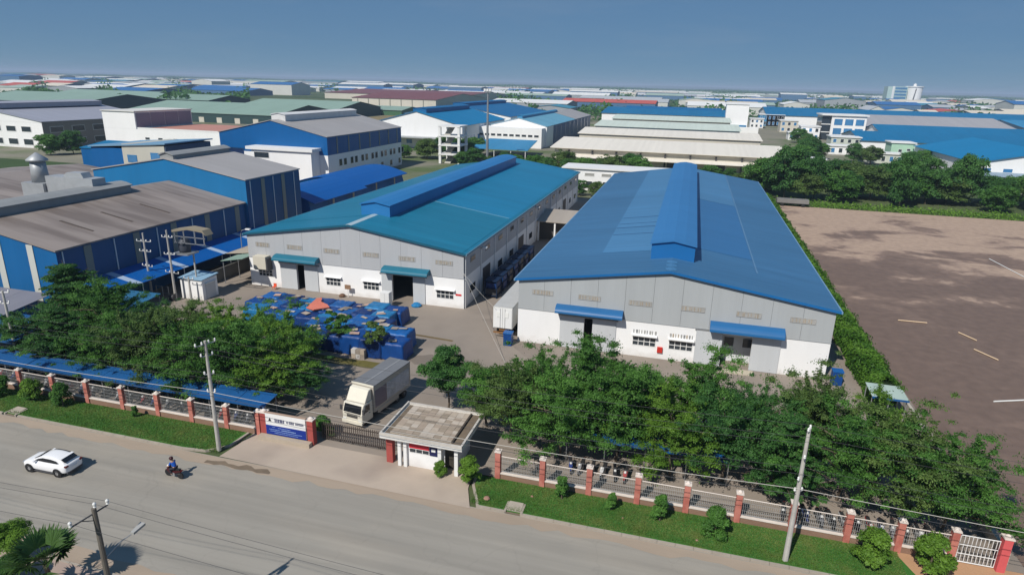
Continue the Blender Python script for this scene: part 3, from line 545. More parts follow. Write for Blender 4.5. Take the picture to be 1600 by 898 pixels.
# --- white block, shade painted lilac on its upper storey side, and the grey roof factory at far left
Gb = thing('white_panelled_block', 'white factory block with panelled upper storey, side tinted lilac grey for shade', 'building', (-190,206,0))
part('wall', MB().box(-222, 206, 0, -157, 240, 9.6), WHITE, Gb); part('upper_storey', MB().box(-222, 206.0, 9.62, -206.6, 236, 16.0), WHITE, Gb)
for i in range(4): part('shaded_lilac_panel', MB().box(-206.59, 206.6+i*7.3, 10.2, -206.45, 213.6+i*7.3, 15.5), LILACSHADE, Gb)  # side-face shade of the white storey painted into the panels
part('roof', MB().extr([(-222.4, 205.6, 16.03), (-206.2, 205.6, 16.03), (-206.2, 236.4, 16.03), (-222.4, 236.4, 16.03)], (0,0,0.3)), paint('white_roof', 224,222,216), Gb)
part('low_roof', MB().box(-206.0, 207, 9.62, -158, 239, 9.9), paint('terracotta_deck', 196,140,124), Gb); part('parapet', MB().box(-206, 206, 9.62, -157, 206.4, 10.3), WPAINT, Gb)
for x in (-203, -197, -190, -178): winy(Gb, 206, x, x+2.2, 5.8, 6.8)
Hb = shed('lilac_roof_factory', 'grey lilac roofed factory with white front at the left edge', -320, -252, 205, 262, 10.6, 15.5, 'y', LILAC, WHITE, WHITE, 10.2, vent=(8,1.5,3,3,LILAC), oh=0.4)
part('side_shade_sheet', MB().box(-251.95, 205, 0.1, -251.8, 262, 10.5), mat('shaded_taupe_side', S(140,134,128,0.8), 0.7), Hb)  # white factory's shaded side painted as a taupe overlay
for i in range(5):
    winx(Hb, -251.8, 208+i*10, 214+i*10, 6.2, 8.6); winx(Hb, -251.8, 208+i*10, 214+i*10, 1.2, 3.6)
for i in range(8):
    winy(Hb, 204.95, -319+i*8, -314+i*8, 6.4, 8.6); winy(Hb, 204.95, -319+i*8, -314+i*8, 1.2, 3.6)
# --- centre: white and blue plants beyond the teal roof
K_ = shed('white_gable_factory', 'white gabled factory with bright blue roof behind the lattice tower', -145, -100.4, 281, 350, 10.8, 16.5, 'y', BLUEY, WHITE, vent=(3.5,1.2,4,4,BLUEY2), oh=0.5)
for i in range(6): winy(K_, 281, -142+i*7, -139+i*7, 2.0, 4.0, BLUEGLASS)
for i in range(7): winx(K_, -100.4, 285+i*9, 290+i*9, 3, 6, BLUEGLASS)
part('canopy', MB().box(-146, 275, 5.0, -104, 281, 5.4), paint('grey_canopy', 170,174,176), K_)
shed('deep_blue_gable_factory', 'deep blue roofed factory just behind the bright blue one', -170, -103, 372, 470, 11, 16.5, 'y', BLUEY2, WHITE, vent=(4,1.2,4,4,BLUEY2), oh=0.5)
Nb = shed('grey_blue_roof_plant', 'white plant with pale blue and grey roof and shade-darkened blue side, centre', -97, -68.5, 314, 452, 10.0, 13.6, 'y', sheet('pale_blue_roof_y', 110,170,195, 'y'), WHITE, vent=(1.5,0.9,2,50,BLUEX2), oh=0.4)
part('roof_end', MB().extr([(-82.6, 392, 13.85), (-68.0, 392, 10.15), (-68.0, 452.6, 10.15), (-82.6, 452.6, 13.85)], (0,0,0.05)), GREYR_Y2, Nb)
part('side_shade_sheet', MB().box(-68.48, 330, 0.1, -68.3, 452, 9.8), SHADEB, Nb); part('front_block', MB().box(-108, 306, 0, -69.2, 313.9, 9.4), WHITE, Nb)  # side wall covered in the same shade-darkened blue
for i in range(12): winy(Nb, 306, -107+i*3.1, -104.6+i*3.1, 5.2, 6.4)
for i in range(9): part('light_strip', MB().box(-68.29, 335+i*13, 2, -68.2, 336+i*13, 9.5), BLUEGLASS, Nb)
cz = thing('blue_bike_shed', 'open shed with pale blue roof in front of the white plant', 'shed', (-76,262,0))
part('roof', MB().extr([(-92, 250, 4.4), (-62, 250, 4.4), (-66, 284, 5.6), (-88, 284, 5.6)], (0,0,0.2)), BLUEX2, cz)
for x in (-90, -83, -76, -69, -63): part('post', MB().tube([(x, 250.5, 0), (x, 250.5, 4.4)], 0.15, 6), WPAINT, cz)
# lattice tower
LT = thing('open_frame_tower', 'white open frame tower of four storeys standing among trees', 'tower', (-88,232,0))
for x in (-91.8, -84.2):
    for y in (232, 240): part('column', MB().box(x-0.45, y-0.45, 0, x+0.45, y+0.45, 14), WPAINT, LT)
for z in (3.2, 6.6, 10.0, 13.6):
    part('floor_slab', MB().box(-92.4, 231.4, z, -83.6, 240.6, z+0.5), WPAINT, LT)
    part('stair_flight', MB().extr([(-90.5, 233, z-3.0), (-90.5, 239, z), (-90.5, 239, z-0.3), (-90.5, 233, z-3.2)], (2.4, 0, 0)), paint('stair_grey', 190,188,180), LT)
mt = thing('floodlight_mast', 'tall grey floodlight mast rising above the teal roof ridge', 'mast', (-73,232,0))
part('mast', MB().tube([(-73,232,0),(-73,232,27)], [0.55,0.28], 10), STEEL, mt); part('head_frame', MB().box(-74.2, 231.4, 26.4, -71.8, 232.6, 26.8), STEEL, mt)
for x in (-74.0, -73.0, -72.0): part('lamp', MB().box(x-0.35, 231.2, 26.85, x+0.35, 231.9, 27.7), WPAINT, mt)
# low wall building directly behind the two warehouses
Qb = thing('low_white_annex', 'low white building with slatted vents seen between the two warehouse roofs', 'building', (-22,190,0))
part('wall', MB().box(-36, 190, 0, -3, 200, 6.2), WHITE, Qb); part('roof', MB().box(-36.4, 189.5, 6.22, -2.6, 200.4, 6.6), WPAINT, Qb)
for i in range(6): winy(Qb, 190, -34.5+i*5, -31.5+i*5, 4.2, 5.2, mat('slat_vent', S(150,150,146), 0.7))
for i in range(6): winy(Qb, 190, -34+i*5, -32+i*5, 0.6, 2.8)
gw = thing('gatehouse_link', 'small grey roofed link building in the lane between the two warehouses', 'shed', (-25,123,0))
part('roof', MB().extr([(-28.0, 122.0, 3.9), (-20.5, 122.0, 3.9), (-20.5, 131, 4.8), (-28.0, 131, 4.8)], (0,0,0.14)), sheet('taupe_roof', 178,168,156, 'x', 0.8), gw)
part('wall', MB().box(-27.8, 124, 0, -20.7, 130.5, 3.85), mat('dark_block_wall', S(80,78,76), 0.9), gw)
for x in (-27.6, -24.3, -20.9): part('post', MB().box(x-0.15, 122.2, 0, x+0.15, 122.5, 3.85), WPAINT, gw)
# --- cream warehouses beyond
CRW = paint('cream_wall', 214,208,194)
O1 = shed('cream_warehouse', 'cream long warehouse nearest behind the blue roof, with dark wall columns', -51.5, 33.0, 252, 305, 6.3, 8.3, 'x', CREAMX, CRW, oh=1.6)
for i in range(9): part('column', MB().box(-46+i*9.2, 251.4, 0, -45.4+i*9.2, 251.98, 5.6), DSTEEL, O1)
part('lower_roof', MB().extr([(-50, 247.2, 3.2), (33, 247.2, 3.2), (33, 251.4, 4.0), (-50, 251.4, 4.0)], (0,0,0.15)), CREAMX, O1)
for i in range(5): part('doorway', MB().box(-40+i*16, 251.9, 0, -35+i*16, 251.99, 3.2), DSTEEL, O1)
shed('cream_middle_warehouse', 'second cream long warehouse in the rank behind the blue roof', -52, 30, 312, 356, 7.7, 9.3, 'x', CREAMX, CRW, oh=0.8)
shed('pale_warehouse', 'pale green white warehouse third in the rank behind the blue roof', -52, 24, 364, 420, 8.5, 10.2, 'x', PALEGX, CRW, oh=0.8)
part('blue_sheet_band', MB().box(-50, 359, 5.5, 27, 361.5, 6.5), BLUEX2, bpy.data.objects['pale_warehouse'])
shed('far_pale_warehouse', 'pale long warehouse fourth in the rank, below the blue roofed one', -50, 22, 426, 480, 9.7, 11.2, 'x', PALEGX, CRW, oh=0.8)
shed('blue_end_warehouse', 'blue roofed warehouse closing the rank of cream warehouses', -66, 24, 492, 575, 10.4, 13.6, 'x', BLUEX, WHITE, vent=(5,1.2,14,4,BLUEY2), oh=0.8)
tw = thing('white_stair_tower', 'blank white block tower at the right end of the cream warehouses', 'tower', (28.5,488,0))
part('wall', MB().box(21.5, 488, 0, 36.5, 500, 19.2), WHITE, tw); part('base', MB().box(18, 484, 0, 44, 487.9, 4.2), WHITE, tw); part('blue_band', MB().box(22, 487.7, 4.25, 36, 487.98, 5.4), BLUEX, tw); part('roof', MB().box(21, 487.5, 19.22, 37, 500.5, 19.6), WPAINT, tw)
# --- right-hand cluster
of = thing('glass_office', 'white office block with big blue windows and curtain wall corner', 'building', (92,455,0))
part('wall', MB().box(84, 455, 0, 104, 475, 15.0), WHITE, of); part('roof_slab', MB().box(78, 454, 15.02, 105, 476, 15.8), WPAINT, of)
part('curtain_wall', MB().box(78.6, 456, 0, 83.9, 474, 14.6), GLASS, of)
for i in range(3):
    for j in range(2): winy(of, 455, 85.5+i*6.2, 90.5+i*6.2, 3.6+j*5.6, 7.6+j*5.6, BLUEGLASS)
for z in (4.6, 9.4): part('mullion', MB().box(78.5, 455.6, z, 83.85, 455.98, z+0.5), WPAINT, of)
shed('grey_roof_plant', 'wide plant with plain grey roof behind the right-hand blue roofs', 107, 196, 476, 566, 8.5, 14.2, 'x', sheet('grey_roof_x', 172,170,172, 'x', 0.85, 0.05), BLUEX, oh=0.6)
shed('right_blue_plant', 'long blue roofed plant with white wall on the right', 84, 260, 372, 420, 6.0, 9.4, 'x', BLUEX, WHITE, oh=0.8)
shed('rear_blue_plant', 'second long blue roof behind the white walled plant on the right', 106, 290, 424, 468, 7.0, 11, 'x', BLUEX, WHITE, oh=0.8)
shed('right_far_blue_roof', 'far long teal blue roof behind the grey roof on the right', 60, 330, 600, 680, 9, 14.5, 'x', BLUEX, WHITE, oh=0.8)
shed('right_far_light_roof', 'far pale blue roof strip right of the grey roof plant', 210, 380, 500, 585, 9, 13, 'x', BLUEX2, WHITE, oh=0.8)
rb = shed('blue_corner_factory', 'white factory with bright blue roof at the right edge behind the trees', 97, 140, 262, 330, 7.2, 11.8, 'y', BLUEY, WHITE, oh=0.7)
for i in range(6): winy(rb, 262, 99+i*6.5, 102+i*6.5, 4.2, 5.6, BLUEGLASS); 
part('front_canopy', MB().extr([(97, 256, 3.2), (135, 256, 3.2), (135, 261.9, 4.0), (97, 261.9, 4.0)], (0,0,0.2)), paint('grey_blue_canopy', 140,160,178), rb)
gc = thing('green_cube_house', 'pale green flat roofed cube building among the right-hand trees', 'building', (92,332,0))
part('wall', MB().box(88, 332, 0, 97.5, 342, 8.0), GREENW, gc); part('roof', MB().box(87.5, 331.5, 8.02, 98, 342.5, 8.5), WPAINT, gc); winy(gc, 332, 91, 92.6, 4, 5.4); winy(gc, 332, 94.4, 96, 4.6, 5.8)
part('annex', MB().box(97.6, 333, 0, 122, 341, 4.6), paint('pinkish_wall', 206,192,182), gc)
def house(label, x0, x1, y0, y1, h, wm, fl=2, name='white_house'):
    t = thing(name, label, 'house', ((x0+x1)/2, y0, 0), 0, 'small buildings beside the estate lane')
    part('wall', MB().box(x0, y0, 0, x1, y1, h), wm, t); part('roof', MB().box(x0-0.5, y0-0.5, h+0.01, x1+0.5, y1+0.5, h+0.5), WPAINT, t)
    n = max(2, int((x1-x0)/3.2))
    for j in range(fl):
        for i in range(n):
            w = (x1-x0)/n; winy(t, y0, x0+i*w+0.25*w, x0+i*w+0.75*w, h*j/fl+0.9, h*(j+0.8)/fl, random.choice((GLASS, BLUEGLASS)))
    part('side_door', MB().box(x1+0.003, y0+1, 0.05, x1+0.08, y0+2.4, 2.3), DSTEEL, t)
    return t
house('two storey white house below the glass office', 66, 77, 448, 460, 8, WHITE); house('pale green flat house with wide windows in front of the long blue plant', 70, 84, 372, 384, 7, paint('pale_wall',206,212,200))
house('cream two storey house beside the lane, left of the glass office', 62, 74, 520, 534, 8, CRW); house('low white lodge at the lane, under the glass office', 58, 72, 440, 450, 4.4, WHITE, 1)
house('small white annex with a step in front of the long blue plant', 66, 80, 352, 360, 4, WHITE, 1); house('low pale house behind the tree belt by the lane', 74, 90, 318, 326, 4, paint('pale_wall',206,212,200), 1)
house('blue trimmed white house at the far end of the lane', 54, 74, 600, 615, 9, BLUEX2, 2); house('grey white house at the lane bend beyond the stair tower', 44, 54, 560, 572, 7, WHITE, 2); house('narrow tall white house beside the pale house', 84, 92, 392, 400, 9.5, WHITE, 3) if 0 else None
house('white lodge left of the lane among trees, right of the cream warehouse', 40, 49, 262, 270, 5.2, CRW, 1)
# ------------------------------------------------------------------ vegetation
def leaf_mat(name, c1, c2, trans=0.4):
    m = bpy.data.materials.new(name); m.use_nodes = True; N = m.node_tree.nodes; L = m.node_tree.links; b = N['Principled BSDF']; MATS[name] = m
    at = N.new('ShaderNodeAttribute'); at.attribute_name = 'tint'; oi = N.new('ShaderNodeObjectInfo')
    ad = N.new('ShaderNodeMath'); ad.operation = 'MULTIPLY_ADD'; ad.inputs[1].default_value = 0.35; L.new(oi.outputs['Random'], ad.inputs[0]); L.new(at.outputs['Fac'], ad.inputs[2])
    sb = N.new('ShaderNodeMath'); sb.operation = 'SUBTRACT'; sb.inputs[1].default_value = 0.17; L.new(ad.outputs[0], sb.inputs[0])
    mx = N.new('ShaderNodeMix'); mx.data_type = 'RGBA'; mx.inputs[6].default_value = (*c1, 1); mx.inputs[7].default_value = (*c2, 1); L.new(sb.outputs[0], mx.inputs[0])
    L.new(mx.outputs[2], b.inputs['Base Color']); b.inputs['Roughness'].default_value = 0.55; b.inputs['Specular IOR Level'].default_value = 0.25
    tr = N.new('ShaderNodeBsdfTranslucent'); L.new(mx.outputs[2], tr.inputs['Color'])
    ms = N.new('ShaderNodeMixShader'); ms.inputs[0].default_value = trans; out = N['Material Output']
    L.new(b.outputs[0], ms.inputs[1]); L.new(tr.outputs[0], ms.inputs[2]); L.new(ms.outputs[0], out.inputs['Surface'])
    return m
LEAF = leaf_mat('tree_leaf', (0.034,0.112,0.020), (0.125,0.285,0.050)); LEAFD = leaf_mat('dark_leaf', (0.024,0.088,0.022), (0.095,0.235,0.052))
LEAFB = leaf_mat('bright_leaf', (0.055,0.14,0.015), (0.18,0.33,0.04)); LEAFO = leaf_mat('olive_leaf', (0.050,0.100,0.024), (0.15,0.24,0.06))
BARK = mat('bark', (0.12,0.095,0.07), 0.95, 0.3, 3, bump=0.5, obj=True)
def leaf_mesh(name, P, Nn, size, tint, m, aspect=0.5):
    n = len(P); a = rng.normal(size=(n,3)); t = np.cross(Nn, a); t /= np.linalg.norm(t, axis=1)[:,None]+1e-9; b = np.cross(Nn, t)
    s = size[:,None]; V = np.stack([P-t*s, P+b*s*aspect, P+t*s, P-b*s*aspect], 1).reshape(-1,3).astype(np.float32)
    me = bpy.data.meshes.new(name); me.vertices.add(4*n); me.vertices.foreach_set('co', V.ravel()); me.loops.add(4*n); me.loops.foreach_set('vertex_index', np.arange(4*n, dtype=np.int32))
    me.polygons.add(n); me.polygons.foreach_set('loop_start', np.arange(0, 4*n, 4, dtype=np.int32))
    try: me.polygons.foreach_set('loop_total', np.full(n, 4, dtype=np.int32))
    except Exception: pass
    at = me.attributes.new('tint', 'FLOAT', 'POINT'); at.data.foreach_set('value', np.repeat(tint, 4).astype(np.float32))
    me.materials.append(m); me.update(calc_edges=True); return me
def clump_leaves(C, Rr, n, size, jitter=0.45, up=0.55, soft=False):
    """C: clump centres (k,3), Rr: radii (k,3); n leaves shared out by area"""
    w = Rr[:,0]*Rr[:,1]+Rr[:,0]*Rr[:,2]; idx = rng.choice(len(C), n, p=w/w.sum())
    d = rng.normal(size=(n,3)); d /= np.linalg.norm(d, axis=1)[:,None]; d[:,2] = np.where(d[:,2] < -0.3, -d[:,2]*0.6, d[:,2])
    rad = 0.45+0.62*rng.random(n)**0.6
    if soft: rad = np.abs(rng.normal(size=n))*0.62+0.12
    P = C[idx]+d*rad[:,None]*Rr[idx]
    Nn = d*0.7+np.array([0,0,up])+rng.normal(size=(n,3))*jitter; Nn /= np.linalg.norm(Nn, axis=1)[:,None]
    ct = rng.random(len(C)); tint = np.clip(0.55*ct[idx]+0.45*rng.random(n), 0, 1); s = size*(0.65+0.7*rng.random(n))
    return P, Nn, s, tint
def tree_meshes(name, h, r, style, nleaf, lsize, m, seed):
    rr = random.Random(seed); C = []; Rr = []; tr = MB()
    ht = h*(0.93 if style == 'tier' else 0.6); lean = (rr.uniform(-.3,.3), rr.uniform(-.3,.3))
    ax = lambda z: (lean[0]*(z/h)**2+0.12*math.sin(z*1.3+seed), lean[1]*(z/h)**2+0.12*math.cos(z*1.1+seed), z)
    tr.tube([ax(ht*i/6) for i in range(7)], [max(0.03, h*0.018*(1-0.8*i/6)) for i in range(7)], 7)
    if style == 'spread':        # loose rounded crown: flat clumps along upswept limbs, wispy sprays breaking the outline
        nl = 17
        for i in range(nl):
            a = 6.283*i*0.382+rr.uniform(-.4,.4); el = rr.uniform(0.05,1.15)*(0.5+0.75*i/nl); z0 = h*(0.22+0.38*i/nl); L_ = (r*0.98 if el < 0.7 else h*0.52)*rr.uniform(0.72,1.12); p0 = ax(z0)
            d = Vector((math.cos(a)*math.cos(el), math.sin(a)*math.cos(el), math.sin(el)*0.9)); L_ = min(L_, (h*1.0-z0)/max(0.05, d.z)); pm = Vector(p0)+d*L_*0.5+Vector((0,0,0.25)); pe = Vector(p0)+d*L_
            tr.tube([p0, tuple(pm), tuple(pe)], [h*0.009,h*0.006,0.012], 4, False)
            for k in range(9):
                q = 0.3+0.75*rr.random(); c = Vector(p0)+d*L_*q; sp = (0.25+0.75*q)*r*0.34; c += Vector((rr.gauss(0,1)*sp, rr.gauss(0,1)*sp, rr.gauss(0,1)*sp*0.35)); c.z = min(max(c.z, h*0.16), h*1.0)
                cs = rr.uniform(0.3,0.8)*(r/5.0)**0.5; C.append(tuple(c)); Rr.append((cs*rr.uniform(.9,1.6), cs*rr.uniform(.9,1.6), cs*rr.uniform(.35,.7)))
            for k in range(5):       # sprays
                q = rr.uniform(0.55,1.0); b0 = Vector(p0)+d*L_*q; dv = (d+Vector((rr.gauss(0,.5), rr.gauss(0,.5), rr.uniform(0,.7)))).normalized()
                for e_ in range(5): c = b0+dv*(0.15+0.24*e_); w_ = 0.34-0.045*e_; C.append(tuple(c)); Rr.append((w_, w_, w_*0.45))
    elif style == 'tier':          # whorled branches in flat layers, pointed top
        z = h*0.20; k = 0
        while z < h*0.97:
            f = (z-h*0.20)/(h*0.80); rl = r*max(0.10, (1-f)**0.62*(0.80+0.34*rr.random())); nb = max(3, int(4+rl*1.7)); ph = rr.random()*6.28
            for i in range(nb):
                a = ph+6.283*i/nb+rr.uniform(-.3,.3); L_ = rl*rr.uniform(0.55,1.22); p0 = ax(z*0.9); 
                pe = (p0[0]+math.cos(a)*L_, p0[1]+math.sin(a)*L_, z+0.06*L_+rr.uniform(-.15,.2)); tr.tube([p0, ((p0[0]+pe[0])/2,(p0[1]+pe[1])/2,(p0[2]+pe[2])/2+0.1), pe], [0.05,0.035,0.012], 4, False)
                for q in np.arange(0.35, 1.01, 0.22 if L_ > 2 else 0.33):
                    cs = (0.28+0.36*rr.random())*(0.55+0.10*r)*(1.15-0.4*q); off = rr.uniform(-.35,.35)*L_*0.45
                    C.append((p0[0]+(pe[0]-p0[0])*q-math.sin(a)*off, p0[1]+(pe[1]-p0[1])*q+math.cos(a)*off, p0[2]+(pe[2]-p0[2])*q+rr.uniform(-.1,.15))); Rr.append((cs*1.3, cs*1.3, cs*0.36))
            z += h*0.062*rr.uniform(0.8,1.3); k += 1
    else:                        # rounded irregular crown built of many clumps
        nc = {'round':46,'bushy':60}.get(style,30)
        zc = h*{'round':0.62,'bushy':0.48}.get(style,0.66); rz = h*(0.48 if style == 'bushy' else 0.36)
        for i in range(nc):
            d = Vector((rr.gauss(0,1), rr.gauss(0,1), rr.gauss(0,1))).normalized(); q = rr.random()**0.4; p = ax(zc)
            c = (p[0]+d.x*r*q*0.85, p[1]+d.y*r*q*0.85, zc+d.z*rz*q*0.85); cs = r*rr.uniform(0.18,0.36)*(1.0 if style != 'loose' else 0.8)
            C.append(c); Rr.append((cs, cs, cs*rr.uniform(0.55,0.85)))
            if i % 3 == 0: tr.tube([ax(h*rr.uniform(0.25,0.5)), ((c[0])*0.6, (c[1])*0.6, (c[2]+h*0.4)/2), c], [h*0.008,h*0.005,0.015], 4, False)
    P, Nn, s, t = clump_leaves(np.array(C), np.array(Rr), nleaf, lsize, soft=(style == 'spread'))
    me = leaf_mesh(name+'_crown', P, Nn, s, t, m)
    tm = tr.mesh(name+'_trunk', BARK); return me, tm
def add_tree(meshes, loc, rz, sc, label, group, name='tree', cat='tree'):
    o = thing(name, label, cat, loc, rz, group); o.scale = (sc[0], sc[0], sc[1]) if isinstance(sc, tuple) else (sc, sc, sc)
    link('crown', meshes[0], o); link('trunk', meshes[1], o); return o
TV = [tree_meshes('spread%d' % i, 8.2, [4.9,4.6,5.2,4.7,5.0,4.4,5.1][i], 'spread' if i != 4 else 'tier', 60000, 0.098, [LEAF, LEAFD, LEAF, LEAFO, LEAFD, LEAFB, LEAF][i], 11+i) for i in range(7)]
RV = [tree_meshes('round%d' % i, 7.0, 2.9, 'round', 26000, 0.10, [LEAF, LEAFD, LEAFB][i], 31+i) for i in range(3)]
FV = [tree_meshes('far%d' % i, 10.0, 5.6, 'bushy', 11000, 0.27, [LEAF, LEAFD, LEAFO, LEAFD][i], 51+i) for i in range(4)]
LV = [tree_meshes('loose%d' % i, 5.2, 1.7, 'loose', 3200, 0.14, [LEAFO, LEAF][i], 71+i) for i in range(2)]
r_ = random.Random(5)
# left group behind the fence, in two ranks
left1 = [(-66.0,48.6,.80), (-60.2,46.7,(.78,.98)), (-55.0,47.2,(.80,.90)), (-49.6,46.4,(.80,1.06)), (-44.6,46.9,(.78,.92)), (-40.0,46.6,(.82,1.04)), (-36.2,48.2,(.76,.92)), (-33.9,49.2,.55)]
for i, (x, y, s) in enumerate(left1): add_tree(TV[(i*3+1) % 7], (x,y,0), r_.random()*6.3, s, '%s tree from the left in the front rank behind the left fence' % ORD[i], 'trees behind the left fence', 'spreading_tree')
left2 = [(-67.4,54.6,(1.0,1.22)), (-62.0,54.0,(.88,1.0)), (-56.6,53.4,.76), (-51.0,53.6,.80), (-45.4,53.8,.84), (-40.4,53.8,.90)]
for i, (x, y, s) in enumerate(left2): add_tree(TV[(i*2+4) % 7], (x,y,0), r_.random()*6.3, s, '%s tree from the left in the rear rank behind the left fence' % ORD[i], 'trees behind the left fence', 'spreading_tree')
# right group in front of the blue roof warehouse
right1 = [(-12.6,47.6,(.72,.95)), (-8.0,46.6,(.78,.98)), (-3.4,47.4,(.80,1.06)), (1.0,46.6,(.76,.94)), (5.2,47.2,(.80,1.05)), (9.4,46.6,(.78,.96)), (13.6,47.2,(.82,1.06)), (17.6,46.4,(.84,1.02)), (20.4,45.8,(.74,.92))]
for i, (x, y, s) in enumerate(right1): add_tree(TV[(i*3+3) % 7], (x,y,0), r_.random()*6.3, s, '%s tree from the guardhouse in the front rank before the blue roof warehouse' % ORD[i], 'trees before the blue roof warehouse', 'spreading_tree')
right2 = [(-10.6,51.2,(.74,.95)), (-6.0,51.6,(.78,1.14)), (-1.2,50.8,(.70,.90)), (3.4,51.4,(.74,1.10)), (8.0,50.6,(.68,.90)), (12.4,51.8,(.74,1.04)), (17.0,50.6,(.74,.94))]
for i, (x, y, s) in enumerate(right2): add_tree(TV[(i*2) % 7], (x,y,0), r_.random()*6.3, s, '%s tree from the guardhouse in the rear rank before the blue roof warehouse' % ORD[i], 'trees before the blue roof warehouse', 'spreading_tree')
add_tree(RV[1], (-19.8,51.4,0), 0.7, (.92,1.0), 'lone dense round tree in the yard behind the guardhouse', None, 'round_tree')
add_tree(RV[0], (-15.4,49.8,0), 2.7, (.95,.9), 'round green tree touching the left end of the right-hand tree row', None, 'round_tree')
add_tree(LV[1], (-36.9,61.2,0), 1.0, 1.0, 'small spreading tree against the blue tarp stacks, left one', None, 'young_tree')
add_tree(LV[0], (-31.8,60.4,0), 3.0, 0.95, 'small olive green tree against the blue tarp stacks, right one', None, 'young_tree')
add_tree(TV[3], (-38.6,56.6,0), 3.0, (.42,.52), 'thin dark sapling beside the concrete lane in the yard', None, 'sapling')
# tree belt beyond the vacant lot
for i in range(26):
    x = 22+i*4.9+r_.uniform(-1.4,1.4); y = 197+r_.uniform(-5,14)+(3 if i % 2 else 0)
    add_tree(FV[i % 4], (x,y,0), r_.random()*6.3, (r_.uniform(.75,1.3), r_.uniform(.8,1.6)), '%s tree from the hedge in the front row of the belt beyond the vacant lot' % ORD[i], 'tree belt beyond the vacant lot', 'belt_tree')
for i in range(20):
    x = 26+i*6.6+r_.uniform(-2,2); y = 220+r_.uniform(-6,10)
    add_tree(FV[(i+2) % 4], (x,y,0), r_.random()*6.3, (r_.uniform(.8,1.1), r_.uniform(.8,1.1)), '%s tree from the hedge in the rear row of the belt beyond the vacant lot' % ORD[i], 'tree belt beyond the vacant lot', 'belt_tree')
add_tree(FV[1], (104,206,0), .4, (1.0,1.55), 'tall dark tree standing highest at the right edge of the belt', None, 'tall_tree'); add_tree(FV[3], (116,204,0), 1.4, (1.1,1.5), 'tall dark spreading tree cut by the right picture edge', None, 'tall_tree')
bl = LEAFB
und = np.stack([rng.uniform(24.5,150,9000), rng.uniform(186,193,9000), rng.uniform(0,1.6,9000)*rng.random(9000)], 1)
nn = rng.normal(size=(9000,3))*0.5+np.array([0,-0.3,0.8]); nn /= np.linalg.norm(nn, axis=1)[:,None]
o = link('undergrowth', leaf_mesh('undergrowth', und, nn, 0.28*(0.6+0.8*rng.random(9000)), rng.random(9000), bl)); o['kind'] = 'stuff'; o['label'] = 'bright green undergrowth along the foot of the tree belt'
# trees between the factories further back
def grove(pts, label, group, name='estate_tree', lo=.6, hi=1.0):
    for i, (x, y) in enumerate(sorted(pts, key=lambda q: q[0]/q[1])): add_tree(FV[i % 4], (x,y,0), r_.random()*6.3, r_.uniform(lo,hi), label+', %s from the left' % ORD[i], group, name)
grove([(-112+i*5.2+r_.uniform(-2,2), 246+r_.uniform(-8,10)) for i in range(6)]+[(-100+i*6, 262+r_.uniform(-5,5)) for i in range(3)], 'green tree left of the white open frame tower', 'trees left of the frame tower')
grove([(-80+i*5+r_.uniform(-2,2), 226+r_.uniform(-6,8)) for i in range(5)], 'green tree between the frame tower and the open blue roofed shed', 'trees right of the frame tower', lo=.5, hi=.8)
grove([(-52+i*4.6+r_.uniform(-1,1), 212+r_.uniform(-4,18)) for i in range(9)], 'green tree in front of the cream warehouse, left half', 'trees before the cream warehouse, left', lo=.6, hi=.95)
grove([(8+i*4.4+r_.uniform(-1,1), 215+r_.uniform(-5,14)) for i in range(5)], 'green tree in front of the cream warehouse, right half', 'trees before the cream warehouse, right', lo=.5, hi=.8)
grove([(42+r_.uniform(-4,4)+i*2.2, 262+i*16+r_.uniform(-5,5)) for i in range(11)], 'green tree lining the estate lane', 'trees along the estate lane', lo=.7, hi=1.1)
grove([(60+i*9+r_.uniform(-4,4), 300+r_.uniform(-14,24)) for i in range(6)], 'green tree among the small houses right of the lane', 'trees among the small houses', lo=.6, hi=.95)
grove([(-34+i*5, 181+r_.uniform(-2,2)) for i in range(4)], 'shrubby tree at the end of the lane between the warehouses', 'trees at the lane end', lo=.4, hi=.55)
grove([(-232,190), (-228,196)], 'green tree beside the lilac roof factory', 'trees by the lilac roof factory', lo=.9, hi=1.0)
# clipped hedge between the blue roof warehouse and the vacant lot
n = 64000; yy = 66+(188-66)*rng.random(n)**1.35; th = rng.random(n)*math.pi; wob = 0.22*np.sin(yy*1.7)+0.18*np.sin(yy*0.6+1)
hx = 21.3+np.cos(th)*(1.25+wob*0.6)+rng.normal(size=n)*0.10; hz = np.where(rng.random(n) < 0.5, np.sin(th)*2.9+0.1, rng.uniform(0.1,2.6,n)*1.0); side = hz < 2.0
hx = np.where(side & (rng.random(n) < 0.8), 21.3+np.sign(np.cos(th))*(1.2+wob*0.5)+rng.normal(size=n)*0.13, hx); hz = np.clip(hz, 0.05, 3.0)+rng.normal(size=n)*0.08+0.2*np.sin(yy*0.9)
P = np.stack([hx, yy, np.abs(hz)], 1); Nn = np.stack([(hx-21.3), rng.normal(size=n)*0.6, 0.6+rng.random(n)], 1)+rng.normal(size=(n,3))*0.4; Nn /= np.linalg.norm(Nn, axis=1)[:,None]
hd = thing('clipped_hedge', 'long clipped green hedge between the blue roof warehouse and the vacant lot', 'hedge', (21.3,66,0))
c = link('foliage', leaf_mesh('hedge_foliage', P-np.array([21.3,66,0]), Nn, 0.15*(0.7+0.7*rng.random(n))*(1+(yy-66)/160), np.clip(0.3+0.4*rng.random(n)+0.3*np.sin(yy*0.8+hx*3), 0, 1), leaf_mat('hedge_leaf', (0.045,0.13,0.012), (0.15,0.30,0.035))), hd)
hc = MB(); [hc.extr([(-0.9,i*6.1,0),(0.9,i*6.1,0),(0.75,i*6.1,2.3),(-0.75,i*6.1,2.3)], (0,6.1,0)) for i in range(20)]; part('core', hc, mat('hedge_inside', (0.012,0.03,0.008), 1.0), hd, world=False)
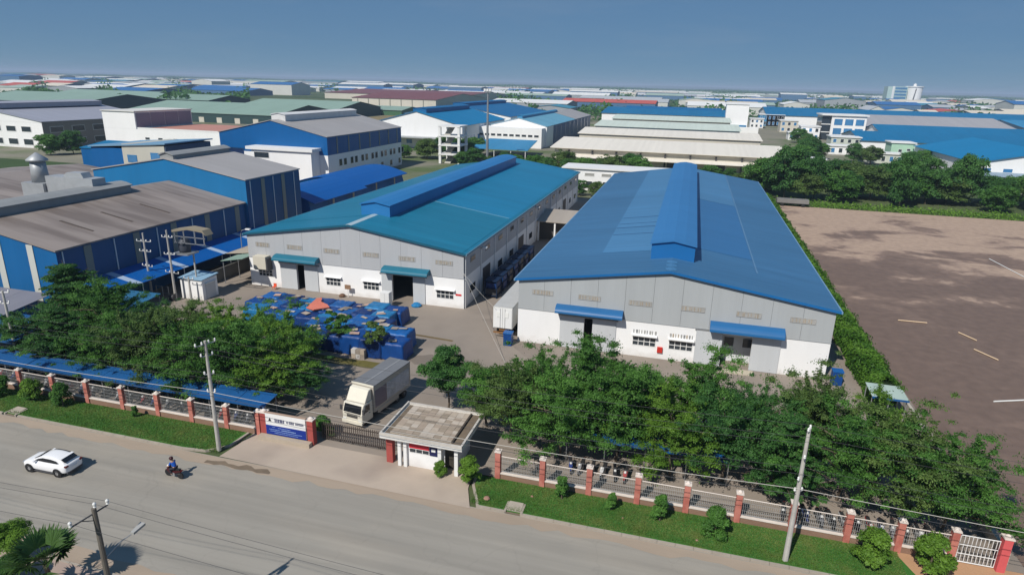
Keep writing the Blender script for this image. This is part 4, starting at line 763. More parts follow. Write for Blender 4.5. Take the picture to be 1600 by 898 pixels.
# verge shrubs
def shrub_mesh(name, h, w, n, m, seed, cone=False):
    rr = random.Random(seed); C = []; Rr = []
    for i in range(26):
        z = rr.uniform(0.12, 0.95)*h; f = z/h; rad = w*(1.05-0.75*f if cone else math.sqrt(max(0.05, 1-(2*f-0.9)**2)))*0.62; a = rr.random()*6.28; q = rr.random()**0.5
        C.append((math.cos(a)*rad*q, math.sin(a)*rad*q, z)); s = w*rr.uniform(0.24,0.36); Rr.append((s, s, s*0.9))
    P, N_, s, t = clump_leaves(np.array(C), np.array(Rr), n, 0.065); tm = MB().tube([(0,0,0),(0.02,0,h*0.5)], [0.05,0.03], 6).mesh(name+'_stem', BARK)
    return leaf_mesh(name, P, N_, s, t, m), tm
SH = [shrub_mesh('shrub%d' % i, 1.7, 0.95, 6500, [LEAFB, LEAF, LEAFB][i], 91+i, i == 1) for i in range(3)]; SHC = shrub_mesh('cone_shrub', 2.0, 0.75, 6000, LEAF, 99, True)
def shrub(ms, x, y, s, label, z=0.08): 
    o = thing('shrub', label, 'shrub', (x,y,z), r_.random()*6.3, 'shrubs on the grass verge'); o.scale = s if isinstance(s, tuple) else (s,s,s); link('foliage', ms[0], o); link('stem', ms[1], o)
shrub(SH[1], -61.7,40.9,(1.4,1.4,1.1), 'round shrub at the left edge, leftmost of the three big ones by the left fence'); shrub(SH[0], -58.0,41.0,1.3, 'bright round shrub, middle of the three big ones by the left fence'); shrub(SH[1], -54.3,40.9,1.35, 'dark round shrub, right of the three big ones by the left fence'); shrub(SHC, -46.4,41.3,.62, 'tiny lone shrub on the left grass verge')
shrub(SH[2], -14.0,40.9,1.25, 'bright round shrub beside the guardhouse on the right verge'); shrub(SHC, -6.7,41.0,1.05, 'upright shrub with a side shadow near the left end of the right verge'); shrub(SHC, -2.9,40.8,.78, 'smallest upright shrub on the right verge'); shrub(SHC, 0.6,40.6,1.15, 'upright dark shrub before the gap in the fence, middle of the right verge'); shrub(SH[1], 4.4,40.2,(1.35,1.35,1.2), 'broad cone shrub left of the utility pole on the right verge')
shrub(SH[0], 14.3,40.3,1.55, 'big bright round shrub right of the utility pole'); shrub(SH[2], 17.8,40.4,1.6, 'big bright round shrub nearest the right gate pillar'); shrub(SH[0], -16.6,41.2,.72, 'small leafy shrub against the guardhouse front', 0.03)
shrub(SH[1], -28.6,43.9,(1.5,1.2,1.0), 'dark wide shrub behind the sliding gate next to the lorry', 0.02)
# grass blades on the verges
n = 100000; gx = np.concatenate([rng.uniform(-70,-35.4,n//2), rng.uniform(-13.2,16.4,n//2)]); gy = rng.uniform(38.55,42.05,n)
N2 = rng.normal(size=(n,3))*np.array([1,1,0.35]); N2 /= np.linalg.norm(N2, axis=1)[:,None]
o = link('grass', leaf_mesh('grass', np.stack([gx, gy, 0.10+0.05*rng.random(n)], 1), N2, 0.06*(0.5+rng.random(n)), np.clip(rng.random(n)*0.45+0.55*np.clip(0.5+np.sin(gx*0.55+np.sin(gy*1.3))*np.sin(gy*1.6+gx*0.23)+0.25*(gy-40.2), 0, 1), 0, 1), leaf_mat('grass_blade', (0.07,0.20,0.03), (0.22,0.29,0.08)), 0.3)); o['kind'] = 'stuff'; o['label'] = 'short green grass on the road verges'
# near palm and shrub at the lower left corner
FR = leaf_mat('palm_frond', (0.035,0.085,0.018), (0.10,0.20,0.05))
def palm(loc, label, nf, L_, hh, sc):
    t = thing('fan_palm', label, 'palm', loc, 0.3); rr = random.Random(int(loc[0]*10))
    part('trunk', MB().tube([(0,0,-hh),(0.1,0,-hh*0.5),(0,0,0)], [0.17,0.14,0.12], 8), BARK, t, world=False)
    for i in range(nf):
        a = 6.283*i/nf+rr.uniform(-.25,.25); el = rr.uniform(0.15,1.25); d = Vector((math.cos(a)*math.cos(el), math.sin(a)*math.cos(el), math.sin(el))); base = d*L_*0.45
        mb = MB(); side = d.cross(Vector((0,0,1))).normalized(); upv = side.cross(d).normalized(); mb.tube([(0,0,0), tuple(base)], [0.03,0.02], 4, False)
        ns = 17
        for k in range(ns):
            f = (k-(ns-1)/2)/((ns-1)/2); dd = (d*math.cos(f*1.45)+side*math.sin(f*1.45)).normalized(); ln = L_*0.62*(1-0.25*abs(f)); w = 0.045*L_; pn = dd.cross(upv).normalized()*w
            p1 = base+dd*ln*0.5-upv*0.02; p2 = base+dd*ln-Vector((0,0,0.16*L_*rr.random()))
            mb.face([tuple(base), tuple(p1+pn), tuple(p2), tuple(p1-pn)])
        me = mb.mesh('frond', FR); tt = me.attributes.new('tint','FLOAT','POINT'); tt.data.foreach_set('value', np.full(len(me.vertices), rr.random(), dtype=np.float32)); link('frond', me, t)
    return t
# ------------------------------------------------------------------ fences, gate, sign, guardhouse
PINK = mat('pink_brick_pillar', S(200,128,114,0.88), 0.85, 0.16, 3.0, bump=0.3, bscale=20, col2=S(180,104,92,0.88)); REDP = mat('red_pillar', S(172,82,76,0.85), 0.75, 0.14, 2.0, bump=0.2)
CAPM = mat('white_cap', S(226,214,204,0.9), 0.8, 0.1, 3); PLIN = mat('brown_plinth', S(146,116,98,0.85), 0.9, 0.18, 1.2, bump=0.4, bscale=12, stretch=(1,1,3)); MESHM = mat('grey_wire_mesh', S(178,178,178,0.85), 0.6, 0.2, 3)
def pillar(parent, x, y, h, w=0.42, m=None, z0=0.0):
    p = part('pillar', MB().extr([(x-w/2,y-w/2,z0),(x+w/2,y-w/2,z0),(x+w/2,y+w/2,z0),(x-w/2,y+w/2,z0)], (0,0,h)), m or PINK, parent)
    c = MB(); c.box(x-w/2-0.05,y-w/2-0.05,h+z0+0.002,x+w/2+0.05,y+w/2+0.05,h+z0+0.09); part('cap', c, CAPM, p)
    part('finial', MB().lathe([(w*0.36,h+z0+0.092),(w*0.40,h+z0+0.16),(w*0.2,h+z0+0.24),(0.02,h+z0+0.27)], (x,y,0), 10), CAPM, p)
    return p
def fence(name, label, xs, y, h, ends=None):
    t = thing(name, label, 'fence', (xs[0], y, 0))
    for x in xs: pillar(t, x, y, h)
    for a, b in zip(xs[:-1], xs[1:]):
        a += 0.22; b -= 0.22
        part('plinth', MB().box(a, y-0.12, 0, b, y+0.12, 0.55), PLIN, t); part('coping', MB().box(a, y-0.17, 0.552, b, y+0.17, 0.64), CAPM, t)
        rl = part('rail', MB().tube([(a, y, 2.05), (b, y, 2.05)], 0.035, 6), CAPM, t); part('lower_rail', MB().tube([(a, y, 0.74), (b, y, 0.74)], 0.022, 6), STEEL, t)
        w = MB(); n = int((b-a)/0.13); r = random.Random(int(a*7))
        for i in range(1, n): xx = a+(b-a)*i/n; w.box(xx-0.009, y-0.009, 0.76, xx+0.009, y+0.009, 2.02)
        for z in (1.05, 1.38, 1.71): w.box(a, y+0.010, z-0.008, b, y+0.022, z+0.008)
        o = part('wire_panel', w, MESHM, t, fix=False); o['kind'] = 'stuff'
    return t
fence('roadside_fence', 'pink pillared wire fence on the left of the gate along the road', [-68.8,-64.9,-61.0,-56.9,-52.8,-48.7,-44.7,-41.0,-37.3,-34.05], 42.35, 2.25)
fence('boundary_fence', 'pink pillared wire fence right of the guardhouse along the road', [-12.1,-8.5,-4.85,-1.2,2.35,5.95,9.6,13.2,16.4,19.6], 42.25, 2.45)
pg = thing('bar_gate', 'narrow silver bar gate with red pillar at the right end of the fence', 'gate', (21.2,42.25,0))
pillar(pg, 22.5, 42.2, 2.6, 0.5, mat('rosy_pillar', S(214,96,98,0.85), 0.8, 0.12, 2)); 
part('gate_frame', MB().tube([(19.95,42.25,0.15),(19.95,42.25,2.2),(22.2,42.25,2.2),(22.2,42.25,0.15),(19.95,42.25,0.15)], 0.04, 6), WPAINT, pg)
for i in range(9): part('bar', MB().tube([(20.2+i*0.23,42.25,0.2),(20.2+i*0.23,42.25,2.17)], 0.022, 5), WPAINT, pg)
for z in (0.8, 1.5): part('cross_rail', MB().tube([(19.97,42.22,z),(22.18,42.22,z)], 0.03, 5), WPAINT, pg)
wl_ = single('boundary_kerb_wall', MB().box(23.1,43,0,23.35,66,0.9), mat('pale_block_wall', S(190,184,172,0.85), 0.9, 0.15, 1, bump=0.2), 'low pale wall running back from the red gate pillar along the vacant lot', 'wall')
# sign between two red pillars
sg = thing('company_sign', 'white and blue company signboard with black triangle between red pillars', 'sign', (-31,42.2,0))
pillar(sg, -33.35, 42.3, 2.35, 0.55, REDP); pillar(sg, -28.75, 42.3, 2.35, 0.55, REDP)
part('step_base', MB().box(-33.6,41.5,0.03,-28.6,42.0,0.42), mat('sign_plinth', S(184,170,152,0.85), 0.9, 0.12, 2), sg)
bd = part('board', MB().box(-33.0,41.94,0.5,-29.1,42.08,2.5), WPAINT, sg); part('blue_field', MB().box(-33.0,41.925,0.5,-29.1,41.938,1.38), mat('sign_blue', S(20,50,140,0.9), 0.5, 0.05), bd)
part('top_trim', MB().box(-33.06,41.92,2.503,-29.04,42.10,2.58), mat('sign_edge', S(176,150,132,0.85), 0.8), bd)
NAVY = mat('sign_navy', S(30,38,92,0.9), 0.5, 0.02); INKW = mat('sign_pale_ink', S(150,180,225,0.9), 0.5, 0.02)
part('triangle_mark', MB().extr([(-32.72,41.918,1.78),(-32.40,41.918,1.78),(-32.56,41.918,2.10)], (0,0.018,0)), mat('sign_black', (0.01,0.01,0.012), 0.5), bd)
def glyphs(x0, x1, z0, z1, n, m, dens=5, y=41.924):
    r = random.Random(int(x0*100)); w = (x1-x0)/n
    for i in range(n):
        mb = MB(); a = x0+i*w+0.08*w; b = x0+(i+1)*w-0.08*w
        for k in range(2): xx = a+(b-a)*(0.1+0.7*k+0.1*r.random()); mb.box(xx, y, z0, xx+0.2*w, y+0.010, z1)
        for k in range(dens-2): zz = z0+(z1-z0)*(k+0.2)/(dens-2); mb.box(a, y-0.002, zz, b, y+0.008, zz+(z1-z0)*0.13)
        part('glyph', mb, m, bd, fix=False)['kind'] = 'stuff'
glyphs(-32.12,-31.15,1.74,2.06,3,NAVY); glyphs(-30.95,-30.75,1.78,2.0,1,NAVY,4); glyphs(-30.68,-30.22,1.76,2.04,2,NAVY); glyphs(-30.08,-29.3,1.78,2.02,4,NAVY,4)
for (a, b, z, h) in ((-32.4,-32.1,1.22,0.04),(-31.85,-30.6,1.18,0.05),(-32.7,-31.6,0.98,0.05),(-31.5,-30.1,0.98,0.10),(-32.6,-29.5,0.82,0.05),(-32.2,-29.9,0.66,0.045)):
    glyphs(a, b, z, z+h, max(2,int((b-a)/0.22)), INKW, 4, 41.912)
# sliding gate
sgt = thing('sliding_gate', 'dark rusty sliding bar gate between the sign and the guardhouse', 'gate', (-25,43.3,0)); GM = mat('rusty_gate_steel', S(92,82,76,0.85), 0.7, 0.25, 4)
for z in (0.18, 1.0, 1.5): part('gate_rail', MB().box(-28.4,43.27,z,-21.7,43.33,z+0.07), GM, sgt)
bm = MB().box(-0.03,-0.03,0.1,0.03,0.03,1.78).mesh('gate_bar', GM)
for i in range(34): link('bar', bm, sgt, (-28.3+i*0.2+25, -0.075, 0))
for i in range(6): part('wheel', MB().lathe([(0.09,-0.02),(0.09,0.02)], (-28+i*1.25,43.3,0.1), 10, 'y'), DSTEEL, sgt)
# guardhouse with paved flat roof
gh = thing('guardhouse', 'small white guardhouse with paved flat roof and red banner beside the gate', 'guardhouse', (-18.2,43.8,0))
part('wall', MB().box(-19.9,41.75,0,-16.95,45.6,2.62), WHITE, gh); part('side_room', MB().box(-16.94,42.4,0,-15.6,45.6,2.62), WHITE, gh)
for x in (-20.25, -19.75): part('post', MB().box(x-0.14,41.5,0.03,x+0.14,41.74,2.62), WPAINT, gh)
for x in (-15.35, -16.75): part('post', MB().box(x-0.15,41.45,0.03,x+0.15,41.74,2.62), WPAINT, gh)
part('red_column', MB().box(-21.5,41.7,0.03,-20.95,42.2,2.62), REDP, gh)
part('roof_slab', MB().box(-21.7,41.0,2.63,-14.7,46.6,2.9), mat('stained_white', (0.66,0.65,0.62), 0.8, 0.12, 1.5), gh)
pp = MB(); pp.box(-21.7,40.98,2.902,-14.7,41.12,3.12); pp.box(-21.7,41.12,2.902,-21.56,46.6,3.12); pp.box(-14.84,41.12,2.902,-14.7,46.6,3.06); pp.box(-21.56,46.46,2.902,-14.84,46.6,3.06); part('parapet', pp, mat('stained_parapet', (0.50,0.47,0.43), 0.85, 0.25, 2.0), gh)
part('gutter_bed', MB().box(-21.44,41.24,2.902,-14.96,46.34,2.93), mat('mossy_screed', S(120,106,90,0.85), 0.95, 0.25, 3), gh)
TM = [mat('roof_paver_%d' % i, S(*c,0.85), 0.92, 0.14, 4, bump=0.3) for i, c in enumerate(((186,172,156),(172,156,140),(160,146,130),(194,182,168)))]
tmesh = [MB().box(-0.29,-0.24,0,0.29,0.24,0.06).mesh('paver', m_) for m_ in TM]; r = random.Random(3)
for i in range(9):
    for j in range(9):
        o = link('paver', r.choice(tmesh), gh, (-21.0+i*0.6+0.3+18.2, 41.75+j*0.5+0.25-43.8, 2.932+r.uniform(0,0.02))); o.rotation_euler = (r.uniform(-.02,.02), r.uniform(-.02,.02), r.uniform(-.025,.025))
part('step_curb', MB().box(-15.75,41.5,2.932,-15.6,46.2,3.1), mat('dark_curb', S(80,72,64,0.85), 0.9), gh); part('step_curb', MB().box(-21.0,41.5,2.932,-15.75,41.62,3.06), mat('pale_curb', S(190,180,166,0.85), 0.9, 0.3, 2), gh)
w = part('window_band', MB().box(-19.45,41.70,1.35,-17.75,41.748,1.75), WPAINT, gh)
for i in range(3): part('pane', MB().box(-19.40+i*0.56,41.69,1.40,-18.90+i*0.56,41.699,1.70), GLASS, w)
part('red_banner', MB().box(-19.45,41.66,1.78,-17.72,41.70,2.38), mat('banner_red', S(206,52,66,0.9), 0.7, 0.06, 2), gh)
bp_ = part('blue_notice', MB().box(-17.68,41.68,1.35,-17.0,41.748,2.36), mat('notice_blue', S(30,36,84,0.9), 0.6), gh); part('notice_sheet', MB().box(-17.52,41.67,1.72,-17.18,41.679,1.98), WPAINT, bp_)
part('door', MB().box(-16.6,42.34,0.05,-15.75,42.398,2.2), mat('dark_door', S(70,66,58,0.85), 0.7), gh)
# ------------------------------------------------------------------ shelters behind the fences
SHB = sheet_mat('shelter_blue_sheet', S(30,88,146,0.85), 'x', 0.9, 0.18, 0.5, 0.12)
def shelter(name, label, x0, x1, y0, y1, z0, z1, seg, m=SHB):
    t = thing(name, label, 'shelter', ((x0+x1)/2, y0, 0)); n = max(1, round((x1-x0)/seg))
    for i in range(n):
        a = x0+(x1-x0)*i/n; b = x0+(x1-x0)*(i+1)/n-0.03; j = random.uniform(-.03,.03)
        part('roof_sheet', MB().extr([(a,y0,z0+j),(b,y0,z0+j),(b,y1,z1+j),(a,y1,z1+j)], (0,0,0.05)), m, t)
    for i in range(n+1):
        x = x0+(x1-x0)*i/n+(0.1 if i == 0 else -0.1 if i == n else 0)
        for y, z in ((y0+0.25, z0), (y1-0.25, z1)): part('post', MB().tube([(x,y,0),(x,y,z-0.02)], 0.045, 6), STEEL, t)
    part('gutter', MB().box(x0,y0-0.12,z0-0.1,x1,y0-0.003,z0+0.06), SHB, t)
    return t
shelter('motorbike_shelter', 'long low blue sheet roof right behind the left roadside fence', -70, -33.8, 43.0, 45.0, 2.35, 2.6, 3.0)
shelter('corner_shelter', 'blue sheet roof at the left edge behind the long low shelter', -84, -66.8, 46.4, 52, 2.7, 3.3, 4.0); shelter('yard_canopy', 'dark blue canopy in tree shade behind the right fence', -7.5, 5.5, 46.2, 49, 2.5, 2.8, 3.2)
shelter('grey_sheet_canopy', 'grey sheet roof at the left edge below the low blue shed', -86, -73.0, 50.5, 56.5, 3.6, 4.2, 4.4, sheet('slate_sheet', 130,130,140,'x')); shelter('teal_small_canopy', 'small teal canopy below the royal blue lean-to', -68.2, -63.2, 56.8, 63.0, 2.7, 3.3, 2.5, sheet('dull_teal_sheet',50,110,150,'x'))
shelter('pale_green_shed', 'pale mint sheet roof at the hedge end behind the right-hand trees', 19.2, 22.4, 62.6, 65.4, 2.2, 2.35, 1.6, sheet('mint_sheet', 176,194,184,'x'))
# ------------------------------------------------------------------ utility poles and lines
INS = mat('white_insulator', (0.72,0.72,0.70), 0.3, 0.05)
def utility_pole(label, x, y, h, arms, z0=0.08, name='utility_pole', lean=(0,0)):
    t = thing(name, label, 'pole', (x,y,z0), 0, 'concrete utility poles'); 
    part('pole', MB().tube([(0,0,0),(lean[0],lean[1],h)], [0.19,0.105], 10), CONC, t, world=False)
    for (z, L_, ang) in arms:
        dx, dy = math.cos(ang)*L_/2, math.sin(ang)*L_/2; fx, fy = lean[0]*z/h, lean[1]*z/h
        a = part('cross_arm', MB().tube([(fx-dx,fy-dy,z),(fx+dx,fy+dy,z)], 0.05, 4), STEEL, t, world=False)
        for s in (-1, -0.35, 0.35, 1) if L_ > 1.5 else (-1, 1):
            part('insulator', MB().lathe([(0.05,0.03),(0.085,0.1),(0.05,0.16),(0.08,0.22),(0.02,0.3)], (fx+dx*s*0.95,fy+dy*s*0.95,z), 8), INS, a, world=False)
    return t
utility_pole('concrete utility pole on the left verge at the entrance kerb', -35.55, 39.0, 9.9, [(9.6,1.7,1.2),(8.6,0.9,1.0),(7.0,0.7,0.7),(5.4,0.6,0.4)])
utility_pole('concrete utility pole on the right verge between the shrubs', 8.9, 38.95, 9.9, [(9.8,0.5,1.2),(8.0,0.9,1.4),(6.3,0.6,1.0),(5.4,0.5,0.4)])
utility_pole('leaning concrete pole at the left edge behind the fence', -67.4, 47.0, 8.2, [(8.0,1.2,0.4),(6.8,0.8,0.4)], 0.02)
utility_pole('slim pole with four white crossarms beside the royal blue canopy', -70.6, 68.8, 9.4, [(8.2,2.2,0.1),(6.8,1.9,0.0),(4.7,2.0,-0.15),(2.9,2.1,-0.1)], 0.02)
p_ = utility_pole('pole carrying the transformer frame beside the white kiosk', -67.0, 69.2, 10.0, [(9.0,1.6,0.1),(6.6,1.6,0.1),(4.0,2.4,-0.1)], 0.02)
utility_pole('thin short pole in front of the white kiosk', -64.6, 69.4, 3.6, [(3.3,1.5,0.0)], 0.02)
tf = thing('transformer_platform', 'pole mounted transformer frame with cowl against the dark blue wall', 'transformer', (-66.0,71.2,6.6))
part('tank', MB().lathe([(0.75,6.7),(0.8,7.0),(0.8,8.2),(0.3,8.6)], (-66.2,71.2,0), 14), mat('dark_grey_tank', S(70,74,84,0.85), 0.5, 0.1), tf, smooth=True)
for x in (-66.9, -65.4, -63.6, -62.2): part('frame_post', MB().box(x-0.06,70.4,8.0,x+0.06,70.52,9.8), STEEL, tf)
part('cowl', MB().extr([(-67.2,70.3,9.8),(-64.6,70.3,10.3),(-62.2,70.3,10.1),(-61.7,70.3,9.4),(-62.3,70.3,9.8),(-64.6,70.3,10.0),(-67.2,70.3,9.5)], (0,1.5,0)), mat('tan_cowl', S(150,140,120,0.85), 0.7), tf)
for z in (8.0, 8.9): part('frame_rail', MB().box(-67.1,70.4,z,-62.0,70.5,z+0.1), STEEL, tf)
part('platform', MB().box(-67.3,70.0,6.4,-64.8,72.2,6.6), STEEL, tf); part('support_leg', MB().tube([(-64.9,71.2,0),(-64.9,71.2,6.4)], 0.12, 8), CONC, tf)
kb = thing('white_kiosk', 'white equipment kiosk with pale blue roof near the royal blue canopy', 'kiosk', (-65.5,71.5,0))
part('wall', MB().box(-67.0,70.4,0,-63.4,73.4,2.9), WHITE, kb); part('roof', MB().extr([(-67.2,70.2,2.95),(-63.2,70.2,2.95),(-63.2,73.6,3.15),(-67.2,73.6,3.15)], (0,0,0.1)), paint('kiosk_roof',140,175,200), kb)
part('shutter', MB().box(-63.39,71.0,0.05,-63.33,72.9,2.2), DOORG, kb); part('shutter_hood', MB().box(-63.39,70.8,2.3,-63.1,73.1,2.4), WPAINT, kb)
sw = thing('switch_yard_frame', 'grey steel switch frame and cable drums beside the white kiosk', 'equipment', (-69.5,69.4,0))
for x in (-70.2,-69.2,-68.2): part('frame_post', MB().tube([(x,69.3,0),(x,69.3,1.9)], 0.06, 6), STEEL, sw)
for z in (0.9,1.8): part('frame_rail', MB().tube([(-70.2,69.3,z),(-68.2,69.3,z)], 0.05, 6), STEEL, sw)
part('drum', MB().lathe([(0.55,-0.35),(0.55,-0.3),(0.3,-0.3),(0.3,0.3),(0.55,0.3),(0.55,0.35)], (-67.2,69.0,0.56), 14, 'x'), DSTEEL, sw)
sl = thing('lane_street_light', 'curved street light rising behind the royal blue canopy', 'street light', (-67.9,85,0))
part('pole', MB().tube([(-67.9,85,0),(-67.9,85,6.0),(-67.6,85,6.6),(-66.7,85,6.9)], 0.06, 8), STEEL, sl); part('lamp_head', MB().box(-66.8,84.8,6.8,-66.0,85.2,7.0), WPAINT, sl)
# near double-armed lamp pole
np_ = thing('near_lamp_pole', 'near dark pole with two insulator arms and a street lamp at the lower left', 'pole', (-26.0,20.0,0.09))
part('pole', MB().tube([(0,0,0),(0,0,9.9)], [0.17,0.11], 10), mat('weathered_pole', S(112,106,98,0.85), 0.8, 0.2, 2), np_, world=False)
part('arm', MB().tube([(-0.30,-1.05,9.5),(0.16,0.62,9.7)], 0.04, 6), DSTEEL, np_, world=False); part('brace', MB().tube([(-0.18,-0.6,9.55),(0,0,9.2)], 0.025, 5), DSTEEL, np_, world=False)
for q in ((-0.30,-1.05,9.52),(0.16,0.62,9.72),(0.03,0.05,9.9)): part('insulator', MB().lathe([(0.04,0),(0.08,0.05),(0.05,0.11),(0.085,0.16),(0.085,0.24),(0.03,0.3)], q, 10), INS, np_, world=False)
part('lamp_arm', MB().tube([(0,0,6.9),(0.4,0.7,7.5),(0.75,1.2,7.75)], 0.03, 6), STEEL, np_, world=False); part('lamp_head', MB().extr([(0.68,1.1,7.72),(0.88,1.1,7.72),(1.0,1.75,7.86),(0.70,1.75,7.86)], (0,0,0.13)), mat('lamp_grey', (0.34,0.34,0.33), 0.5), np_, world=False)
WIRE = mat('cable_black', (0.05,0.05,0.055), 0.6, 0.1); WIREP = mat('cable_pale', (0.46,0.44,0.40), 0.6, 0.1)
def wire(pts, r, m, label, sag=0.6, name='overhead_cable', group='overhead cables'):
    mb = MB(); P = []
    for a, b in zip(pts[:-1], pts[1:]):
        for i in range(13):
            t = i/13; P.append(tuple(a[k]+(b[k]-a[k])*t-(sag*4*t*(1-t) if k == 2 else 0) for k in range(3)))
    P.append(pts[-1]); return single(name, mb.tube(P, r, 5), m, label, 'cable', group, loc=pts[0])
for dz, dy, nm in ((9.9,0.75,'topmost, on the far crossarm tip'),(9.75,-0.6,'topmost, on the near crossarm tip'),(8.75,0.4,'second level'),(7.1,0.25,'third level'),(6.9,-0.2,'third level, near side')):
    wire([(-80,38.9+dy,dz),(-35.55,38.9+dy,dz),(8.9,38.9+dy,dz),(53,38.9+dy,dz)], 0.011, WIRE, 'thin dark power line along the roadside poles, '+nm)
wire([(-80,38.8,5.75),(-35.55,38.8,5.6),(8.9,38.8,5.75),(53,38.8,5.6)], 0.021, WIREP, 'thick pale telecom cable slung along the roadside poles', 0.45); wire([(-80,38.85,5.3),(-35.55,38.85,5.2),(8.9,38.85,5.3),(53,38.85,5.1)], 0.018, WIRE, 'dark cable just below the thick pale telecom cable', 0.5)
for q, nm in (((-26.30,18.95,9.8),'from the left arm'),((-25.84,20.62,10.0),'from the right arm'),((-25.97,20.05,10.2),'from the pole top')):
    wire([(-64,q[1],q[2]-0.4),(q[0],q[1],q[2]),(20,q[1],q[2]-0.4)], 0.009, WIRE, 'hair-thin power line of the near lamp pole '+nm, 0.5)
wire([(-28.0,78.9,5.2),(-17.4,63.2,0.05)], 0.019, WIREP, 'pale cable slanting from the teal warehouse corner over the yard', 0.25); wire([(-28.0,78.9,5.2),(-20.9,70.2,3.95)], 0.016, WIREP, 'pale cable from the teal warehouse corner to the container', 0.15)
# ------------------------------------------------------------------ vehicles
CARW = mat('car_white', (0.80,0.80,0.81), 0.22, 0.01, 1, spec=0.5, obj=True); CGLASS = mat('car_glass', (0.012,0.014,0.018), 0.08, 0.02, 1, spec=0.6, obj=True); RIM = mat('alloy_rim', (0.55,0.55,0.56), 0.35, 0.05, 3, metal=0.6, obj=True)
def loft(st, n=20, p=0.45):
    mb = MB(); k = len(st)
    for (x, hw, z0, z1) in st:
        for i in range(n):
            a = 2*math.pi*i/n; c, s = math.cos(a), math.sin(a)
            mb.v.append((x, hw*math.copysign(abs(c)**p, c), (z0+z1)/2+(z1-z0)/2*math.copysign(abs(s)**p, s)))
    for j in range(k-1):
        for i in range(n): mb.f.append((j*n+i, j*n+(i+1) % n, (j+1)*n+(i+1) % n, (j+1)*n+i))
    mb.f.append(tuple(range(n))); mb.f.append(tuple((k-1)*n+i for i in range(n))); return mb
def smoothed(o, lv=2):
    md = o.modifiers.new('subdivision', 'SUBSURF'); md.levels = lv; md.render_levels = lv; return o
def wheel(parent, x, y, r, w, out, tread=BLACK):
    o = part('wheel', MB().lathe([(r*0.62,-w/2),(r*0.93,-w/2),(r,-w*0.35),(r,w*0.35),(r*0.93,w/2),(r*0.62,w/2)], (x,y,r), 24, 'y'), tread, parent, world=False, smooth=False)
    part('rim', MB().lathe([(0.02,out*(w/2-0.03)),(r*0.2,out*(w/2+0.004)),(r*0.58,out*(w/2-0.005)),(r*0.64,out*w/2)], (x,y,r), 24, 'y'), RIM, o, world=False, smooth=True)
    return o
cr_ = thing('white_car', 'white hatchback car driving left along the road', 'car', (-46.15,33.0,0.004), R(1.5))
smoothed(part('body', loft([(-2.16,0.52,0.38,0.62),(-2.08,0.72,0.28,0.74),(-1.75,0.84,0.24,0.88),(-1.15,0.88,0.22,0.98),(-0.3,0.89,0.21,1.02),(0.6,0.90,0.21,1.06),(1.4,0.90,0.22,1.10),(1.85,0.86,0.26,1.10),(2.08,0.78,0.32,1.04),(2.16,0.66,0.40,0.92)]), CARW, cr_, world=False, smooth=True), 1)
smoothed(part('roof', loft([(-1.25,0.64,0.85,0.96),(-0.95,0.68,0.85,1.10),(-0.40,0.70,0.85,1.38),(0.15,0.69,0.85,1.48),(0.9,0.68,0.85,1.48),(1.45,0.66,0.85,1.38),(1.85,0.66,0.85,1.16),(2.0,0.64,0.85,1.05)], 20, 0.55), CARW, cr_, world=False, smooth=True), 1)
for s in (-1, 1):
    pts = [(-0.80,1.08),(-0.42,1.26),(0.0,1.37),(0.75,1.37),(1.2,1.30),(1.42,1.15),(1.36,1.09)]
    part('side_window', MB().extr([(x, s*(0.735-(z-1.08)*0.14), z) for x, z in pts], (0, s*0.018, 0)), CGLASS, cr_, world=False)
part('windscreen', MB().extr([(-1.02,-0.52,1.07),(-1.02,0.52,1.07),(-0.45,0.50,1.385),(-0.45,-0.50,1.385)], (-0.03,0,0.02)), CGLASS, cr_, world=False)
part('rear_window', MB().extr([(1.55,-0.54,1.40),(1.55,0.54,1.40),(1.93,0.56,1.17),(1.93,-0.56,1.17)], (0.02,0,0.03)), CGLASS, cr_, world=False)
part('rear_spoiler', MB().box(1.42,-0.58,1.415,1.66,0.58,1.45), CARW, cr_, world=False)
TL = mat('tail_lamp', (0.10,0.01,0.01), 0.2, 0.05)
for s in (-1, 1):
    part('tail_lamp', MB().box(1.98,s*0.50,0.86,2.17,s*0.76,0.98), TL, cr_, world=False); part('headlamp', MB().box(-2.12,s*0.50,0.62,-1.98,s*0.72,0.72), RIM, cr_, world=False)
    part('mirror', MB().box(-0.78,s*0.80,1.02,-0.62,s*0.98,1.13), CARW, cr_, world=False)
    for x in (-1.32, 1.36):
        part('wheel_arch', MB().lathe([(0.02,s*0.895),(0.40,s*0.895),(0.40,s*0.905),(0.02,s*0.905)], (x,0,0.36), 24, 'y'), BLACK, cr_, world=False); wheel(cr_, x, s*0.81, 0.335, 0.22, s)
part('rear_bumper', MB().box(2.0,-0.66,0.28,2.15,0.66,0.42), DSTEEL, cr_, world=False); part('number_plate', MB().box(2.155,-0.24,0.66,2.175,0.24,0.78), WPAINT, cr_, world=False)
part('sill', MB().box(-0.95,-0.885,0.19,0.98,0.885,0.25), DSTEEL, cr_, world=False)
